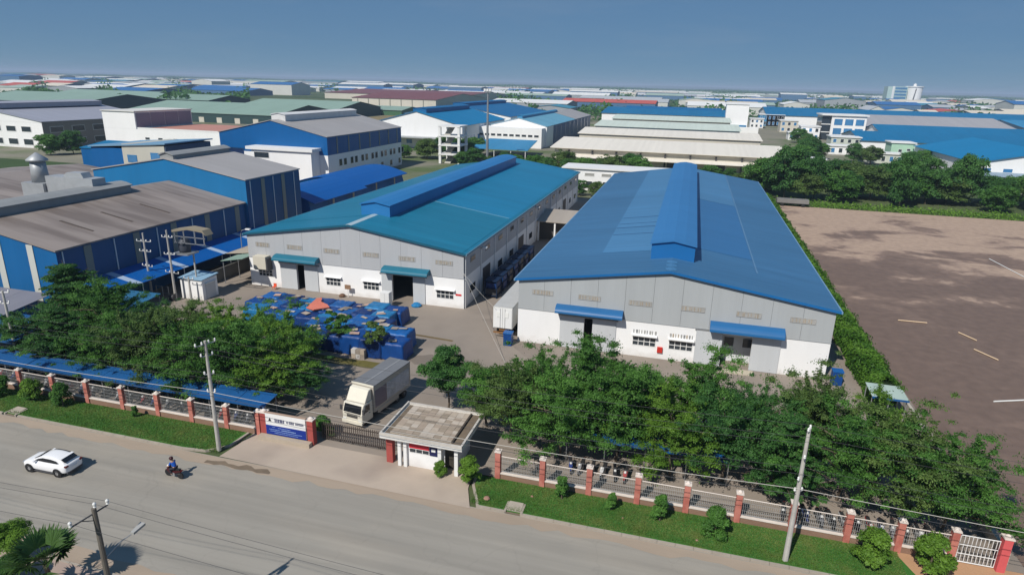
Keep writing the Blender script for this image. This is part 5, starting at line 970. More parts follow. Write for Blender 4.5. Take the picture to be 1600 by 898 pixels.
# motorbike (front towards -x)
def motorbike(label, loc, rz, col, group=None):
    t = thing('motorbike', label, 'motorbike', loc, rz, group); pm = mat('bike_paint_%d%d%d' % col, S(*col,0.9), 0.35, 0.05, 2, obj=True)
    for x in (-0.62, 0.60):
        o = part('wheel', MB().lathe([(0.22,-0.04),(0.28,-0.05),(0.295,0),(0.28,0.05),(0.22,0.04)], (x,0,0.295), 18, 'y'), BLACK, t, world=False); part('rim', MB().lathe([(0.02,-0.03),(0.225,-0.02),(0.225,0.02),(0.02,0.03)], (x,0,0.295), 14, 'y'), RIM, o, world=False)
    part('frame', MB().tube([(-0.42,0,0.86),(-0.30,0,0.50),(0.1,0,0.38),(0.6,0,0.42)], 0.06, 6), DSTEEL, t, world=False); part('engine', MB().box(-0.22,-0.14,0.22,0.18,0.14,0.48), STEEL, t, world=False)
    part('fairing', MB().extr([(-0.62,-0.13,0.62),(-0.40,-0.15,0.98),(-0.28,-0.15,0.72),(-0.14,-0.13,0.42),(-0.30,-0.13,0.38)], (0,0.28,0)), pm, t, world=False); part('front_mudguard', MB().extr([(-0.92,-0.06,0.46),(-0.62,-0.06,0.62),(-0.34,-0.06,0.44),(-0.62,-0.06,0.56)], (0,0.12,0)), pm, t, world=False)
    part('tail_body', MB().extr([(-0.12,-0.12,0.55),(0.72,-0.10,0.78),(0.80,-0.08,0.68),(0.2,-0.13,0.46)], (0,0.23,0)), pm, t, world=False); part('seat', MB().extr([(-0.1,-0.12,0.66),(0.15,-0.12,0.72),(0.66,-0.10,0.80),(0.66,-0.10,0.86),(0.1,-0.13,0.79),(-0.1,-0.12,0.74)], (0,0.24,0)), BLACK, t, world=False)
    part('fork', MB().tube([(-0.40,0,0.95),(-0.62,0.0,0.30)], 0.04, 6), STEEL, t, world=False); part('handlebar', MB().tube([(-0.28,-0.34,1.02),(-0.40,-0.1,1.0),(-0.40,0.1,1.0),(-0.28,0.34,1.02)], 0.02, 6), DSTEEL, t, world=False); part('headlamp', MB().lathe([(0.02,-0.58),(0.09,-0.56),(0.10,-0.46),(0.04,-0.42)], (0,0,0.92), 12, 'x'), INS, t, world=False); part('tail_lamp', MB().box(0.76,-0.06,0.72,0.84,0.06,0.80), TL, t, world=False)
    return t
motorbike('red and black motorbike being ridden along the road', (-36.3,34.85,0.004), R(-4), (72,26,32), 'motorbikes')
def skinned(name, m, verts, edges, radii, parent, lv=2):
    me = bpy.data.meshes.new(name); me.from_pydata(verts, edges, []); o = link(name, me, parent); md = o.modifiers.new('skin', 'SKIN')
    md.use_smooth_shade = True
    sk = me.skin_vertices[0].data if me.skin_vertices else None
    if sk is None:
        bpy.context.view_layer.objects.active = o
        lay = me.attributes  # skin layer is created by the modifier add in most builds
        bpy.ops.mesh.customdata_skin_add() if bpy.ops.mesh.customdata_skin_add.poll() else None
        sk = me.skin_vertices[0].data
    for i, r in enumerate(radii): sk[i].radius = (r, r)
    sk[0].use_root = True
    s = o.modifiers.new('subdivision', 'SUBSURF'); s.levels = lv; s.render_levels = lv; me.materials.append(m); return o
pr_ = thing('person', 'rider in blue jacket and dark helmet leaning over the motorbike', 'person', (-36.3,34.85,0.004), R(-4))
SKIN = mat('skin_tone', (0.45,0.28,0.19), 0.6, 0.05); JKT = mat('blue_jacket', S(28,92,190,0.85), 0.8, 0.15, 6, obj=True); TRS = mat('dark_trousers', (0.03,0.03,0.04), 0.85, 0.15, 6, obj=True)
bv = [(0.18,0,0.92),(0.08,0,1.18),(-0.02,0,1.40),(-0.05,0,1.50),(-0.08,0,1.63), (-0.02,-0.17,1.38),(-0.12,-0.26,1.14),(-0.30,-0.31,1.06), (-0.02,0.17,1.38),(-0.12,0.26,1.14),(-0.30,0.31,1.06), (0.14,-0.11,0.86),(-0.22,-0.19,0.80),(-0.05,-0.18,0.40),(-0.14,-0.18,0.34), (0.14,0.11,0.86),(-0.22,0.19,0.80),(-0.05,0.18,0.40),(-0.14,0.18,0.34)]
be = [(0,1),(1,2),(2,3),(3,4),(2,5),(5,6),(6,7),(2,8),(8,9),(9,10),(0,11),(11,12),(12,13),(13,14),(0,15),(15,16),(16,17),(17,18)]
rd = [0.13,0.14,0.13,0.055,0.10, 0.06,0.045,0.035, 0.06,0.045,0.035, 0.09,0.075,0.05,0.04, 0.09,0.075,0.05,0.04]
try:
    skinned('body', SKIN, bv, be, rd, pr_); skinned('jacket', JKT, [bv[i] for i in (0,1,2,5,6,8,9)], [(0,1),(1,2),(2,3),(3,4),(2,5),(5,6)], [0.165,0.175,0.16,0.085,0.065,0.085,0.065], pr_)
    skinned('trousers', TRS, [bv[i] for i in (0,11,12,13,15,16,17)], [(0,1),(1,2),(2,3),(0,4),(4,5),(5,6)], [0.15,0.105,0.09,0.065,0.105,0.09,0.065], pr_)
except Exception as ex: print('SKIN FAIL', ex)
hm = part('helmet', MB().lathe([(0.06,1.55),(0.135,1.58),(0.15,1.68),(0.12,1.78),(0.03,1.82)], (-0.08,0,0), 16), mat('dark_helmet', (0.05,0.015,0.02), 0.3, 0.05, 3, obj=True), pr_, world=False, smooth=True)
part('visor', MB().box(-0.235,-0.09,1.62,-0.215,0.09,1.70), CGLASS, hm, world=False)
# bikes parked under the shelters and behind the right fence
cols = [(30,30,34),(150,30,34),(40,60,120),(120,120,124),(20,20,22),(180,180,180)]
src = {}
def parked(x, y, rz, label, group, k):
    c = cols[k % len(cols)]
    if c not in src: src[c] = motorbike(label, (x,y,0.02), rz, c, group)
    else: dup(src[c], (x,y,0.02), rz, label, group)
for i in range(22): parked(-66.5+i*1.45+random.uniform(-.2,.2), 44.0+random.uniform(-.1,.1), R(90+random.uniform(-8,8)), '%s parked motorbike from the left under the long blue shelter' % ORD[i], 'motorbikes under the left shelter', i)
for i in range(13): parked(9.2+i*0.82+random.uniform(-.1,.1), 44.0+random.uniform(-.15,.15), R(90+random.uniform(-12,12)), '%s parked motorbike from the left behind the right end of the fence' % ORD[i], 'motorbikes behind the right fence', i)
for i in range(6): parked(-6.8+i*0.9, 45.2, R(90+random.uniform(-12,12)), '%s parked motorbike from the left in tree shade behind the right fence' % ORD[i], 'motorbikes in tree shade', i+2)
# lorry (front towards -y, local origin at the front axle line)
tk = thing('box_lorry', 'white cab lorry with grey curtain-sided box driving to the gate', 'lorry', (-26.9,45.9,0.02), R(-8.5)); tk.scale = (0.93,0.93,0.93)
CABW = mat('cab_white', S(226,220,204,0.9), 0.35, 0.05, 2, obj=True); BOXT = mat('lorry_roof_sheet', S(120,122,126,0.85), 0.55, 0.10, 1.2, obj=True); BOXS = mat('lorry_side_taupe', S(186,178,166,0.88), 0.7, 0.08, 2, obj=True)
def P(name, mb, m, par=tk, **k): return part(name, mb, m, par, world=False, **k)
cabp = [(0.06,0.45),(0.0,0.75),(0.0,1.45),(0.28,2.35),(0.45,2.42),(1.75,2.42),(1.75,0.45)]
cab = P('cab', MB().extr([(-1.16,y,z) for y, z in cabp], (2.32,0,0)), CABW); md = cab.modifiers.new('bevel','BEVEL'); md.width = 0.07; md.segments = 3
dfl = P('wind_deflector', MB().extr([(-1.10,0.55,2.43),(-1.10,1.25,3.55),(-1.10,1.72,3.62),(-1.10,1.72,2.43)], (2.20,0,0)), CABW); md = dfl.modifiers.new('bevel','BEVEL'); md.width = 0.08; md.segments = 3
ws = P('windscreen', MB().extr([(-1.02,0.025,1.52),(1.02,0.025,1.52),(0.96,0.26,2.28),(-0.96,0.26,2.28)], (0,-0.05,0.015)), CGLASS)
P('wiper', MB().tube([(-0.5,-0.06,1.54),(0.1,0.0,1.78)], 0.015, 4), DSTEEL, ws)
for s in (-1, 1):
    P('side_window', MB().extr([(s*1.162,0.42,1.5),(s*1.162,1.25,1.5),(s*1.162,1.25,2.22),(s*1.162,0.58,2.22)], (s*0.012,0,0)), CGLASS); P('door_handle', MB().box(s*1.165,1.1,1.25,s*1.19,1.3,1.3), DSTEEL)
    P('mirror', MB().box(s*1.2,-0.02,1.6,s*1.42,0.08,2.1), DSTEEL); P('headlamp', MB().box(s*0.72,-0.03,0.72,s*1.08,0.01,0.9), INS)
P('grille', MB().box(-0.62,-0.025,1.0,0.62,0.005,1.3), mat('grille_grey', S(90,88,84), 0.5)); P('bumper', MB().box(-1.18,-0.10,0.38,1.18,0.06,0.68), CABW); P('badge_bar', MB().box(-0.9,-0.03,1.36,0.9,-0.002,1.42), DSTEEL)
P('chassis', MB().box(-0.5,1.0,0.55,0.5,8.3,0.85), DSTEEL)
bx = P('box_body', MB().box(-1.25,1.85,0.95,1.25,8.4,3.72), BOXS); P('box_roof', MB().box(-1.28,1.82,3.722,1.28,8.43,3.80), BOXT, bx); P('roof_rib', MB().box(0.0,1.9,3.803,0.16,8.35,3.825), mat('roof_rib', S(150,152,154,0.85), 0.5), bx)
P('roof_frame', MB().box(-1.30,1.80,3.66,1.30,1.84,3.86), CABW, bx)
CURT = mat('patterned_curtain', S(188,190,196,0.88), 0.6, 0.45, 9, stretch=(1,1,1), obj=True)
for s in (-1, 1):
    P('side_curtain', MB().box(s*1.252,4.1,1.35,s*1.275,8.1,3.2), CURT, bx); P('side_curtain', MB().box(s*1.252,2.05,1.35,s*1.272,4.0,3.2), mat('mauve_panel', S(134,122,130,0.85), 0.6, 0.1, 2, obj=True), bx)
    P('side_skirt', MB().box(s*1.12,2.6,0.55,s*1.2,6.2,0.9), BOXS); P('side_rail', MB().box(s*1.252,1.9,0.97,s*1.28,8.38,1.12), STEEL, bx)
    for y in (0.95, 6.2, 7.4): wheel(tk, s*0.98, y, 0.48, 0.32, s) if 0 else None
def twheel(x, y, r, w, out):
    o = P('wheel', MB().lathe([(r*0.6,-w/2),(r*0.95,-w/2),(r,-w*0.3),(r,w*0.3),(r*0.95,w/2),(r*0.6,w/2)], (x,y,r), 20, 'x'), BLACK); P('rim', MB().lathe([(0.02,out*(w/2-0.06)),(r*0.55,out*(w/2-0.02)),(r*0.62,out*w/2)], (x,y,r), 16, 'x'), RIM, o)
for s in (-1, 1):
    for y in (1.0, 6.1, 7.3): twheel(s*1.0, y, 0.48, 0.30, s)
# parked container trailer beside the lane
ct = thing('container_trailer', 'white refrigerated container trailer parked between the two warehouses', 'trailer', (-20.0,70.6,0.02)); CTW = sheet_mat('container_white', S(214,214,210,0.9), 'y', 0.35, 0.06, 0.5, 0.2)
def T(name, mb, m, par=ct): return part(name, mb, m, par, world=False)
cb = T('container', MB().box(-1.22,0,1.25,1.22,12.0,3.95), CTW)
T('roof_panel', MB().box(-1.2,0.05,3.952,1.2,11.95,3.99), mat('container_roof', S(186,186,184,0.9), 0.6, 0.1, 1), cb)
for s in (-1, 1): dr = T('rear_door', MB().box(min(s*0.03,s*1.16),-0.05,1.32,max(s*0.03,s*1.16),-0.003,3.85), WPAINT, cb); T('lock_rod', MB().tube([(s*0.3,-0.07,1.35),(s*0.3,-0.07,3.8)], 0.025, 6), STEEL, dr) 
for s in (-1, 1): T('vent_panel', MB().box(min(s*0.3,s*0.75),-0.09,2.7,max(s*0.3,s*0.75),-0.052,3.4), mat('pale_panel', (0.75,0.75,0.72), 0.5), cb)
T('chassis', MB().box(-0.5,0.2,0.85,0.5,11.8,1.2), mat('rusty_chassis', S(150,110,70,0.85), 0.8, 0.25, 2)); T('rear_bar', MB().box(-1.15,-0.1,0.6,1.15,0.0,0.8), mat('rusty_chassis', S(150,110,70,0.85), 0.8, 0.25, 2))
for s in (-1, 1):
    for y in (1.6, 2.8, 4.0):
        o = T('wheel', MB().lathe([(0.28,-0.14),(0.46,-0.14),(0.48,0),(0.46,0.14),(0.28,0.14)], (s*0.95,y,0.48), 18, 'x'), BLACK); T('rim', MB().lathe([(0.02,s*0.08),(0.28,s*0.12),(0.30,s*0.14)], (s*0.95,y,0.48), 14, 'x'), RIM, o)
    T('landing_leg', MB().box(s*0.7-0.08,9.4,0.02,s*0.7+0.08,9.6,0.9), STEEL)
# ------------------------------------------------------------------ tarp-covered stacks and yard clutter
TARP = [mat('blue_tarp_%d' % i, S(*c,0.85), 0.45, 0.28, 1.8, bump=0.9, bscale=3.2, stretch=(1,1,0.5)) for i, c in enumerate(((24,92,160),(16,66,132),(34,118,172),(18,54,112)))]
CARD = [mat('cardboard_%d' % i, S(*c,0.85), 0.9, 0.15, 3) for i, c in enumerate(((178,164,148),(196,192,188),(150,140,130),(190,160,146)))]
PAL = mat('pallet_wood', S(160,124,92,0.85), 0.9, 0.2, 3)
def stack(x, y, w, d, h, label, k, sheets):
    t = thing('tarped_stack', label, 'stack', (x,y,0.02), 0, 'blue tarp stacks in the yard'); r = random.Random(int(x*31+y*17))
    nx, ny, nz = 10, 10, 6; mb = MB(); idx = {}
    def pt(i, j, k_):
        u, v, q = i/nx, j/ny, k_/nz; bul = 0.01+0.10*(1-q)*r.random()
        px = (u-0.5)*w*(0.98-0.05*q*q); py = (v-0.5)*d*(0.98-0.05*q*q); nx_ = 0 if 0 < i < nx else (-1 if i == 0 else 1); ny_ = 0 if 0 < j < ny else (-1 if j == 0 else 1)
        return (px+nx_*bul, py+ny_*bul, 0.10+(h-0.1)*q+((r.uniform(-.05,.07)-(0.05 if nx_ or ny_ else 0)) if k_ == nz else r.uniform(-.03,.03)))
    def V(i, j, k_):
        if (i,j,k_) not in idx: idx[(i,j,k_)] = len(mb.v); mb.v.append(pt(i,j,k_))
        return idx[(i,j,k_)]
    for i in range(nx):
        for j in range(ny): mb.f.append((V(i,j,nz),V(i+1,j,nz),V(i+1,j+1,nz),V(i,j+1,nz)))
    for k_ in range(nz):
        for i in range(nx): mb.f.append((V(i,0,k_),V(i+1,0,k_),V(i+1,0,k_+1),V(i,0,k_+1))); mb.f.append((V(i,ny,k_),V(i+1,ny,k_),V(i+1,ny,k_+1),V(i,ny,k_+1)))
        for j in range(ny): mb.f.append((V(0,j,k_),V(0,j+1,k_),V(0,j+1,k_+1),V(0,j,k_+1))); mb.f.append((V(nx,j,k_),V(nx,j+1,k_),V(nx,j+1,k_+1),V(nx,j,k_+1)))
    o = part('tarp', mb, TARP[k % 4], t, world=False, smooth=True); part('pallet', MB().box(-w*0.47,-d*0.47,0,w*0.47,d*0.47,0.14), PAL, t, world=False)
    for q in range(sheets):
        a, b = r.uniform(-.28,.28)*w, r.uniform(-.28,.28)*d; sx_, sy_ = r.uniform(.28,.62), r.uniform(.2,.45); sh = part('cardboard_sheet', MB().extr([(-sx_,-sy_,0),(sx_,-sy_*r.uniform(.7,1),0),(sx_*r.uniform(.7,1),sy_,0),(-sx_,sy_*r.uniform(.6,1),0)], (0,0,0.03)), r.choice(CARD), t, world=False)
        sh.location = (a, b, h+0.09+0.03*q); sh.rotation_euler = (r.uniform(-.08,.08), r.uniform(-.08,.08), r.uniform(-.5,.5))
    return t
rows = [(71.2, -52.4, 8), (68.8, -53.0, 8), (66.4, -51.8, 8)]; nm = ['row nearest the teal warehouse', 'second row from the teal warehouse', 'third row from the teal warehouse']
for j, (y, xa, n) in enumerate(rows):
    for i in range(n):
        stack(xa+i*2.55+random.uniform(-.12,.12), y+random.uniform(-.15,.15), 2.76, 2.6, 1.7+random.uniform(-.10,.16)+(0.3 if i > 5 else 0), 'blue tarp covered stack, %s from the left in the %s' % (ORD[i], nm[j]), i*3+j, random.choice((0,1,1,2,3)))
for j, (y, xa, n) in enumerate([(63.9,-41.0,5), (61.4,-40.2,5)]):
    for i in range(n):
        stack(xa+i*2.6+random.uniform(-.1,.1), y+random.uniform(-.12,.12), 2.8, 2.66, 2.1+random.uniform(-.1,.2), 'blue tarp covered stack, %s from the left in the %s' % (ORD[i], ('fourth row from the teal warehouse', 'row facing the lorry')[j]), i*2+j, random.choice((1,2,2,3)))
ob = single('salmon_wrap_heap', MB().extr([(-45.3,67.6,1.95),(-44.0,67.2,1.92),(-42.6,68.6,1.95),(-43.3,69.3,2.0),(-44.6,69.9,2.05),(-45.2,71.2,2.1),(-45.8,70.8,2.1)], (0.05,0,0.14)), mat('salmon_wrap', S(214,124,104,0.85), 0.7, 0.2, 3, bump=0.6), 'heap of salmon coloured wrapping on top of the tarp stacks', 'wrapping', loc=(-44.5,69,1.95))
bxs = thing('carton_pile', 'pile of brown cartons at the foot of the front tarp row', 'cartons', (-33.7,59.7,0.02))
for i in range(3):
    for j in range(2): part('carton', MB().box(-0.8+i*0.55,-0.3,j*0.55,-0.28+i*0.55,0.3,0.53+j*0.55), CARD[(i+j) % 3], bxs, world=False)
wb = thing('white_cabinet', 'tall white cabinet standing in front of the open warehouse door', 'cabinet', (-38.4,76.3,0.02)); part('body', MB().box(-0.65,-0.5,0,0.65,0.5,2.2), WPAINT, wb, world=False); part('door_seam', MB().box(-0.01,-0.512,0.1,0.01,-0.502,2.1), STEEL, wb, world=False)
single('blue_tarp_bundle', MB().lathe([(0.7,0.02),(0.75,0.2),(0.4,0.5),(0.1,0.6)], (-34.6,77.9,0), 9), TARP[2], 'small bundle of blue tarp at the right of the open warehouse door', 'tarp bundle', loc=(-34.6,77.9,0))
fh = thing('post_letter_board', 'small brown notice board on a post against the white warehouse wall', 'notice board', (-45.4,78.3,0.02)); part('post', MB().tube([(0,0,0),(0,0,1.3)], 0.05, 6), WPAINT, fh, world=False); part('board', MB().box(-0.45,-0.06,1.2,0.45,0.06,1.85), mat('brown_board', S(150,120,96,0.85), 0.8, 0.3, 6), fh, world=False)
single('rubble_sack', MB().lathe([(0.42,0.02),(0.5,0.2),(0.3,0.42),(0.08,0.5)], (-46.3,78.2,0), 8), mat('brown_sack', S(110,84,66,0.85), 0.9, 0.2, 4), 'brown sack on the ground by the white warehouse wall', 'sack', loc=(-46.3,78.2,0))
rc = thing('orange_chair', 'orange plastic chair by the left warehouse door', 'chair', (-57.3,77.9,0.02)); OR_ = mat('orange_plastic', S(226,92,60,0.9), 0.5, 0.05)
part('seat', MB().box(-0.25,-0.25,0.42,0.25,0.25,0.47), OR_, rc, world=False); part('backrest', MB().box(-0.25,0.2,0.47,0.25,0.25,0.9), OR_, rc, world=False)
for a in (-.22,.22):
    for b in (-.22,.22): part('leg', MB().box(a-.02,b-.02,0,a+.02,b+.02,.42), OR_, rc, world=False)
ac = thing('wall_hopper', 'grey dust hopper unit fixed on the left end of the warehouse gable', 'machine', (-59.4,78.5,2.7)); part('body', MB().box(-60.4,77.7,3.0,-58.3,78.9,4.9), mat('pale_hopper', S(206,200,184,0.9), 0.7, 0.1), ac); part('cowl', MB().extr([(-58.29,77.7,2.8),(-58.29,78.9,2.8),(-58.29,78.9,4.6),(-58.29,77.7,4.6)], (0.25,0,0)), DSTEEL, ac); part('bracket', MB().box(-60.5,78.0,2.75,-58.2,78.9,2.95), STEEL, ac)
for i, (x, y, rz) in enumerate([(-19.2,82,0.1),(-19.4,85,0.0)]): pass
RACK = mat('blue_rack', S(18,40,70,0.85), 0.6, 0.2, 2)
for i in range(7):
    y = 86+i*3.4; t = thing('stillage_rack', 'dark blue stillage rack, %s from the front along the teal warehouse side wall' % ORD[i], 'rack', (-25.9,y,0.02), 0, 'stillage racks in the lane')
    for a in (-.9,.9):
        for b in (-1.3,1.3): part('post', MB().box(a-.06,b-.06,0,a+.06,b+.06,2.6), RACK, t, world=False)
    for z in (.3,1.4,2.5): part('shelf', MB().box(-.96,-1.36,z,.96,1.36,z+.08), RACK, t, world=False)
    part('load', MB().box(-.8,-1.1,.39,.8,1.1,1.2+random.random()*.15), (TARP[3] if i % 2 else DSTEEL), t, world=False); part('load', MB().box(-.8,-1.1,1.49,.8,1.1,2.2), random.choice((DSTEEL,TARP[1],TARP[3])), t, world=False)
for i, (x, y) in enumerate([(-18.75,68.8),(17.6,69.6)]):
    t = thing('blue_drum_bin', ('blue bin beside the container at the left corner of the blue roof warehouse', 'blue covered bin at the right corner of the blue roof warehouse')[i], 'bin', (x,y,0.02)); b = MB(); b.extr([(-.5,-.45,0),(.5,-.45,0),(.5,.45,0),(-.5,.45,0)], (0,0,1.5)); part('body', b, TARP[1], t, world=False); part('lid', MB().box(-.55,-.5,1.502,.55,.5,1.62), TARP[0], t, world=False)
# timber and pipes lying on the vacant lot
YEL = mat('sawn_timber', S(216,190,158,0.88), 0.8, 0.1, 2)
for i, (a, b, m_, lb) in enumerate([((30.0,94.1),(33.6,94.2),YEL,'pale timber plank lying across the mud, nearest the hedge'),((36.5,91.5),(37.7,89.0),YEL,'short timber plank lying askew, middle of the three on the mud'),((36.2,85.5),(37.7,82.6),YEL,'timber plank lying askew, nearest of the three on the mud'),((32.6,70.1),(36.2,71.6),INS,'white pipe lying on the mud at the right edge'),((57.2,138.4),(57.9,125.7),INS,'long pale pipe on the dry ground at the far right')]):
    single('plank' if m_ is YEL else 'pipe', MB().tube([(*a,0.10),(*b,0.10)], 0.08 if m_ is not YEL else 0.08, 4 if m_ is YEL else 8), m_, lb, 'plank' if m_ is YEL else 'pipe', loc=(*a,0.0))
tr_ = thing('site_trailer', 'grey flat trailer parked at the hedge end before the tree belt', 'trailer', (28,186,0.02)); part('bed', MB().box(-4,-1.2,.9,4,1.2,1.9), mat('grey_bed', S(120,118,116), 0.8, 0.2), tr_, world=False); part('chassis', MB().box(-4.6,-.6,.6,4.4,.6,.88), DSTEEL, tr_, world=False)
for x in (-2.6,2.6):
    for s in (-1,1): part('wheel', MB().lathe([(.1,-.12),(.45,-.12),(.45,.12),(.1,.12)], (x,s*1.05,.45), 14, 'y'), BLACK, tr_, world=False)
# drain mouths in the verge, stones on the grass
for i, (x, y) in enumerate([(-9.8,38.4),(-57.5,38.4)]):
    t = thing('drain_mouth', ('concrete drain mouth in the kerb of the right verge', 'concrete drain mouth in the kerb of the left verge')[i], 'drain', (x,y,0))
    for dx in (-.62,.62): part('side_wall', MB().box(dx-.08,-.1,-.05,dx+.08,1.1,.15), KERBM, t, world=False)
    part('cover', MB().extr([(-.53,.12,.03),(.53,.12,.03),(.53,1.1,.15),(-.53,1.1,.15)], (0,0,.07)), KERBM, t, world=False); part('floor', MB().box(-.52,-.1,-.04,.52,.5,.02), mat('damp_and_recess_dirt', S(96,84,70,0.85), 0.7), t, world=False)  # floor coloured dark to paint the shade of the recess
for i, (x, y, s) in enumerate([(-12.1,39.3,.26),(-8.9,40.6,.12),(3.2,39.2,.1),(-2.0,40.1,.08)]):
    single('stone', MB().lathe([(s*.6,0.1),(s,0.1+s*.35),(s*.7,0.1+s*.7),(s*.2,0.1+s*.85)], (x,y,0), 7), mat('brown_stone', S(160,126,108,0.85), 0.9, 0.2, 6), ('brown stone on the grass corner beside the guardhouse apron','small stone near the drain mouth on the right verge','small stone beside the broad cone shrub','tiny stone below the smallest upright shrub')[i], 'stone', loc=(x,y,0))
palm((-34.6,23.0,2.0), 'fan palm with spreading fronds at the lower left corner', 18, 2.4, 1.9, 1)
add_tree(RV[2], (-39.4,24.2,0), 1.2, (.52,.42), 'leafy bush cut by the lower left picture corner', None, 'corner_bush'); add_tree(RV[0], (-37.6,22.6,0), 1.2, (.42,.30), 'small bush under the fan palm', None, 'corner_bush')
# ------------------------------------------------------------------ the industrial plain towards the horizon
SAGESHADE = paint('shaded_slate_green_wall', 52,74,74, 0.9)  # wall colour darkened to hold the shade of the gable ends
def sage(label, x0, x1, y0, y1, ze, zr):
    t = shed('sage_roof_shed', label, x0, x1, y0, y1, ze, zr, 'x', SAGE, SAGESHADE, oh=0.6, group='sage green roofed sheds')
    for i in range(int((x1-x0)/14)): part('doorway', MB().box(x0+4+i*14, y0-0.12, 0, x0+8+i*14, y0-0.003, 3.4), CRW, t)
    return t
sage('sage green shed with dark gable, nearest behind the blue and white factory', -380, -262, 372, 452, 6, 11.5); sage('sage green shed with near-black gable beside the brown field', -360, -268, 462, 536, 7, 12)
sage('sage green shed behind the lilac roof factory', -600, -476, 420, 520, 6.5, 12.5); sage('sage green shed at far left above the lilac roof', -700, -520, 432, 500, 6, 10); sage('sage green shed with pair of dark gables, centre left distance', -560, -468, 560, 625, 6, 10.5); sage('sage green shed with small dark gable left of the pair', -700, -575, 585, 650, 6, 11)
t = shed('green_field_hut', 'low green hut with sage roof at the edge of the brown field', -285, -248, 536, 580, 4.5, 7, 'x', SAGE, paint('green_hut_wall', 70,110,80), oh=0.8, cat='hut')
flat('brown_field', [(-262,380),(-150,380),(-150,640),(-262,640)], -0.03, mat('dry_field', S(140,126,92,0.8), 0.95, 0.2, 0.1))
t = shed('maroon_roof_factory', 'wide factory with maroon roof and cream wall in the middle distance', -395, -288, 716, 900, 9, 15, 'x', MAROON, CRW, oh=0.8)
for i in range(7): part('light_strip', MB().box(-388+i*14, 715.7, 0.5, -387+i*14, 715.98, 8.5), STRIP, t)
t = shed('maroon_rear_factory', 'second maroon roof behind the first in the middle distance', -560, -330, 930, 1180, 9, 14, 'x', MAROON, CRW, oh=0.8)
# water tank block on the right skyline
tb = thing('skyline_block', 'tall pale glazed block beside a white tank on the right skyline', 'building', (515,2000,0)); part('wall', MB().box(494,2000,0,542,2040,44), paint('pale_glazed_wall', 180,205,200), tb); part('corner_pier', MB().box(505,1998,0,510,1999.9,45), WPAINT, tb)
for j in range(5): part('window_band', MB().box(512,1999.6,5+j*8,540,1999.95,10+j*8), BLUEGLASS, tb)
tk2 = thing('skyline_tank', 'white cylindrical tank with dark seam on the right skyline', 'tank', (563,2010,0)); part('shell', MB().lathe([(19,0),(20,43),(22,44),(22,46)], (563,2020,0), 24), WHITE, tk2, smooth=False); part('top_cap', MB().lathe([(4,46.1),(4,51),(1,53)], (563,2020,0), 12), WPAINT, tk2); part('ladder_seam', MB().extr([(556,1999.5,0),(559,1999.5,0),(563,1999.5,40),(561,1999.5,40)], (0,0.4,0)), DSTEEL, tk2)
pal = {'white': (paint('far_white', 236,236,234), 5.0), 'cream': (paint('far_cream', 226,216,198), 2.0), 'grey': (paint('far_grey', 186,190,194), 2.0), 'blue': (paint('far_blue', 50,110,170), 2.2), 'sage': (paint('far_sage', 168,188,174), 1.6), 'red': (paint('far_red', 196,96,84), 0.5), 'teal': (paint('far_teal', 70,140,165), 0.8)}
FW = [paint('far_wall_pale', 214,214,208), paint('far_wall_grey', 160,166,172), paint('far_wall_blue', 84,120,156)]
names = list(pal); wts = [pal[k_][1] for k_ in names]; r = random.Random(21); cnt = 0; cells = []
y = 640.0
while y < 3300:
    dep = r.uniform(34, 62)*(1+y/3500); x = -y*1.32; xr = y*0.52+80
    while x < xr:
        right = x > 30+y*0.03; w = (r.uniform(16, 60) if right else r.uniform(36, 120))*(1+y/3800)
        skip = r.random() < (0.32 if right else 0.22 if x < -y*0.1 else 0.34)
        if y < 720 and -60 < x+w and x < 340: skip = True
        if y < 1200 and x < -250 and x+w > -600: skip = True
        if y < 680 and x < -440: skip = True
        if not skip: cells.append((x, x+w*0.86, y, y+dep))
        x += w+r.uniform(4, 26)*(1+y/2000)
    y += dep+r.uniform(10, 34)*(1+y/1500)
cells.sort(key=lambda c_: c_[2])
near = cells[:290]
for (x0, x1, y0, y1) in near:
    c_ = r.choices(names, wts)[0]; h = r.uniform(7, 10.5)+(r.random() < 0.1)*8; ax_ = 'x' if x1-x0 > y1-y0 or r.random() < 0.3 else 'y'
    shed('distant_shed', 'distant %s roofed factory shed out on the hazy plain' % c_, x0, x1, y0, y1, h, h+r.uniform(2, 4.5), ax_, pal[c_][0], r.choice(FW), cat='factory shed', group='distant %s roofed sheds' % c_, oh=0.5)
rest = MB()
for (x0, x1, y0, y1) in cells[290:]:
    h = r.uniform(7, 13); rest.extr([(x0,y0,0),(x1,y0,0),(x1,y1,0),(x0,y1,0)], (0,0,h))
if rest.v:
    o = struct('far_factories', rest, pal['white'][0], 'stuff'); o['label'] = 'mass of tiny pale factory roofs along the horizon'
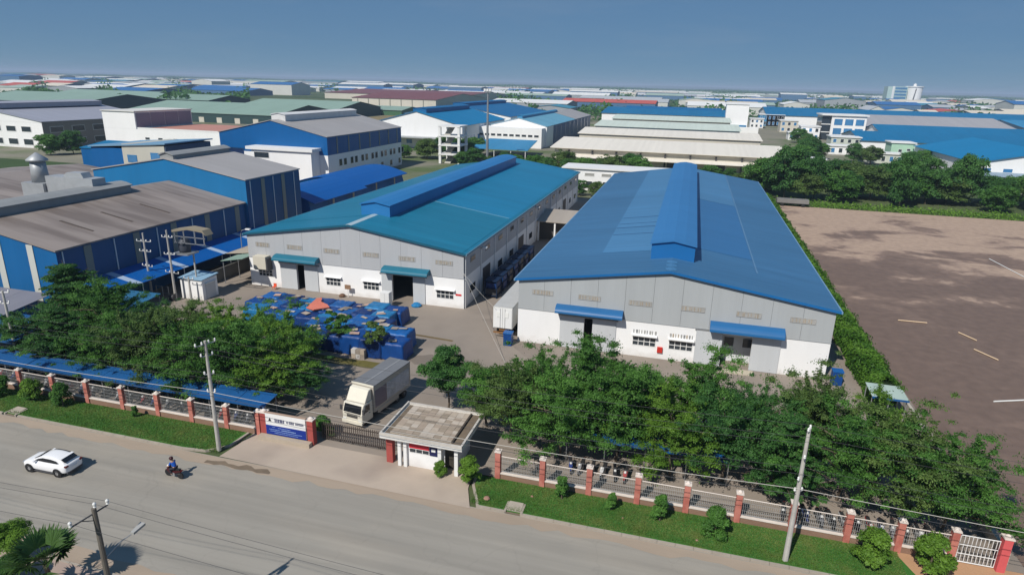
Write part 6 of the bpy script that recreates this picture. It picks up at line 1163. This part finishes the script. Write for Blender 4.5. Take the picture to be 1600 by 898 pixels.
# far woods
n = 190000; d = 560+7000*rng.random(n)**1.7; u = rng.uniform(-1.35, 0.56, n); cx = np.floor(d/90)*1.7; keep = (np.sin(u*23+cx)+np.sin(u*61+cx*1.3)+rng.normal(size=n)*0.35) > np.where((u > 0.0)|(d > 3300), -0.5, 0.0); keep &= ~((d < 720) & (u < 0.55) & (u > -0.12)); keep &= ~((d < 1250) & (u < -0.30) & (u > -0.75))
d = d[keep]; u = u[keep]; n = len(d); hz = rng.random(n)*12*(0.6+0.4*np.sin(u*40)); Pn = np.stack([u*d, d, 0.5+np.abs(hz)], 1); nn = rng.normal(size=(n,3))*0.6+np.array([0,-0.2,0.8]); nn /= np.linalg.norm(nn, axis=1)[:,None]
o = link('far_woods', leaf_mesh('far_woods', Pn, nn, (1.6+d/900)*(0.6+0.8*rng.random(n)), rng.random(n), LEAFD, 0.7)); o['kind'] = 'stuff'; o['label'] = 'dark green far-off woods between the factories'
FOREST = mat('far_forest_floor', S(52,74,48,0.8), 1.0, 0.3, 0.004)
hb = MB(); rr_ = random.Random(9); N_ = 90; prev = None
for i in range(N_+1):
    x = -19000+i*30000/N_; z = 14+22*abs(math.sin(i*0.31))+rr_.uniform(0,10); p4 = [(x,12500,-2),(x,14500,z),(x,19500,z+6)]
    if prev: hb.face([prev[0],p4[0],p4[1],prev[1]]); hb.face([prev[1],p4[1],p4[2],prev[2]])
    prev = p4
struct('hills', hb, FOREST)
# ------------------------------------------------------------------ haze
hz_ = MB().box(-24000,-1000,-4,24000,23000,62); me = hz_.mesh('haze', None); ho = link('haze', me); ho['kind'] = 'stuff'; ho['label'] = 'thin blue daytime haze over the plain'
hm_ = bpy.data.materials.new('haze_air'); hm_.use_nodes = True; N = hm_.node_tree.nodes; L = hm_.node_tree.links; N.remove(N['Principled BSDF'])
pv = N.new('ShaderNodeVolumePrincipled'); pv.inputs['Color'].default_value = (0.62,0.78,1.0,1); pv.inputs['Density'].default_value = 0.00016; pv.inputs['Anisotropy'].default_value = 0.0
L.new(pv.outputs[0], N['Material Output'].inputs['Volume']); me.materials.append(hm_)
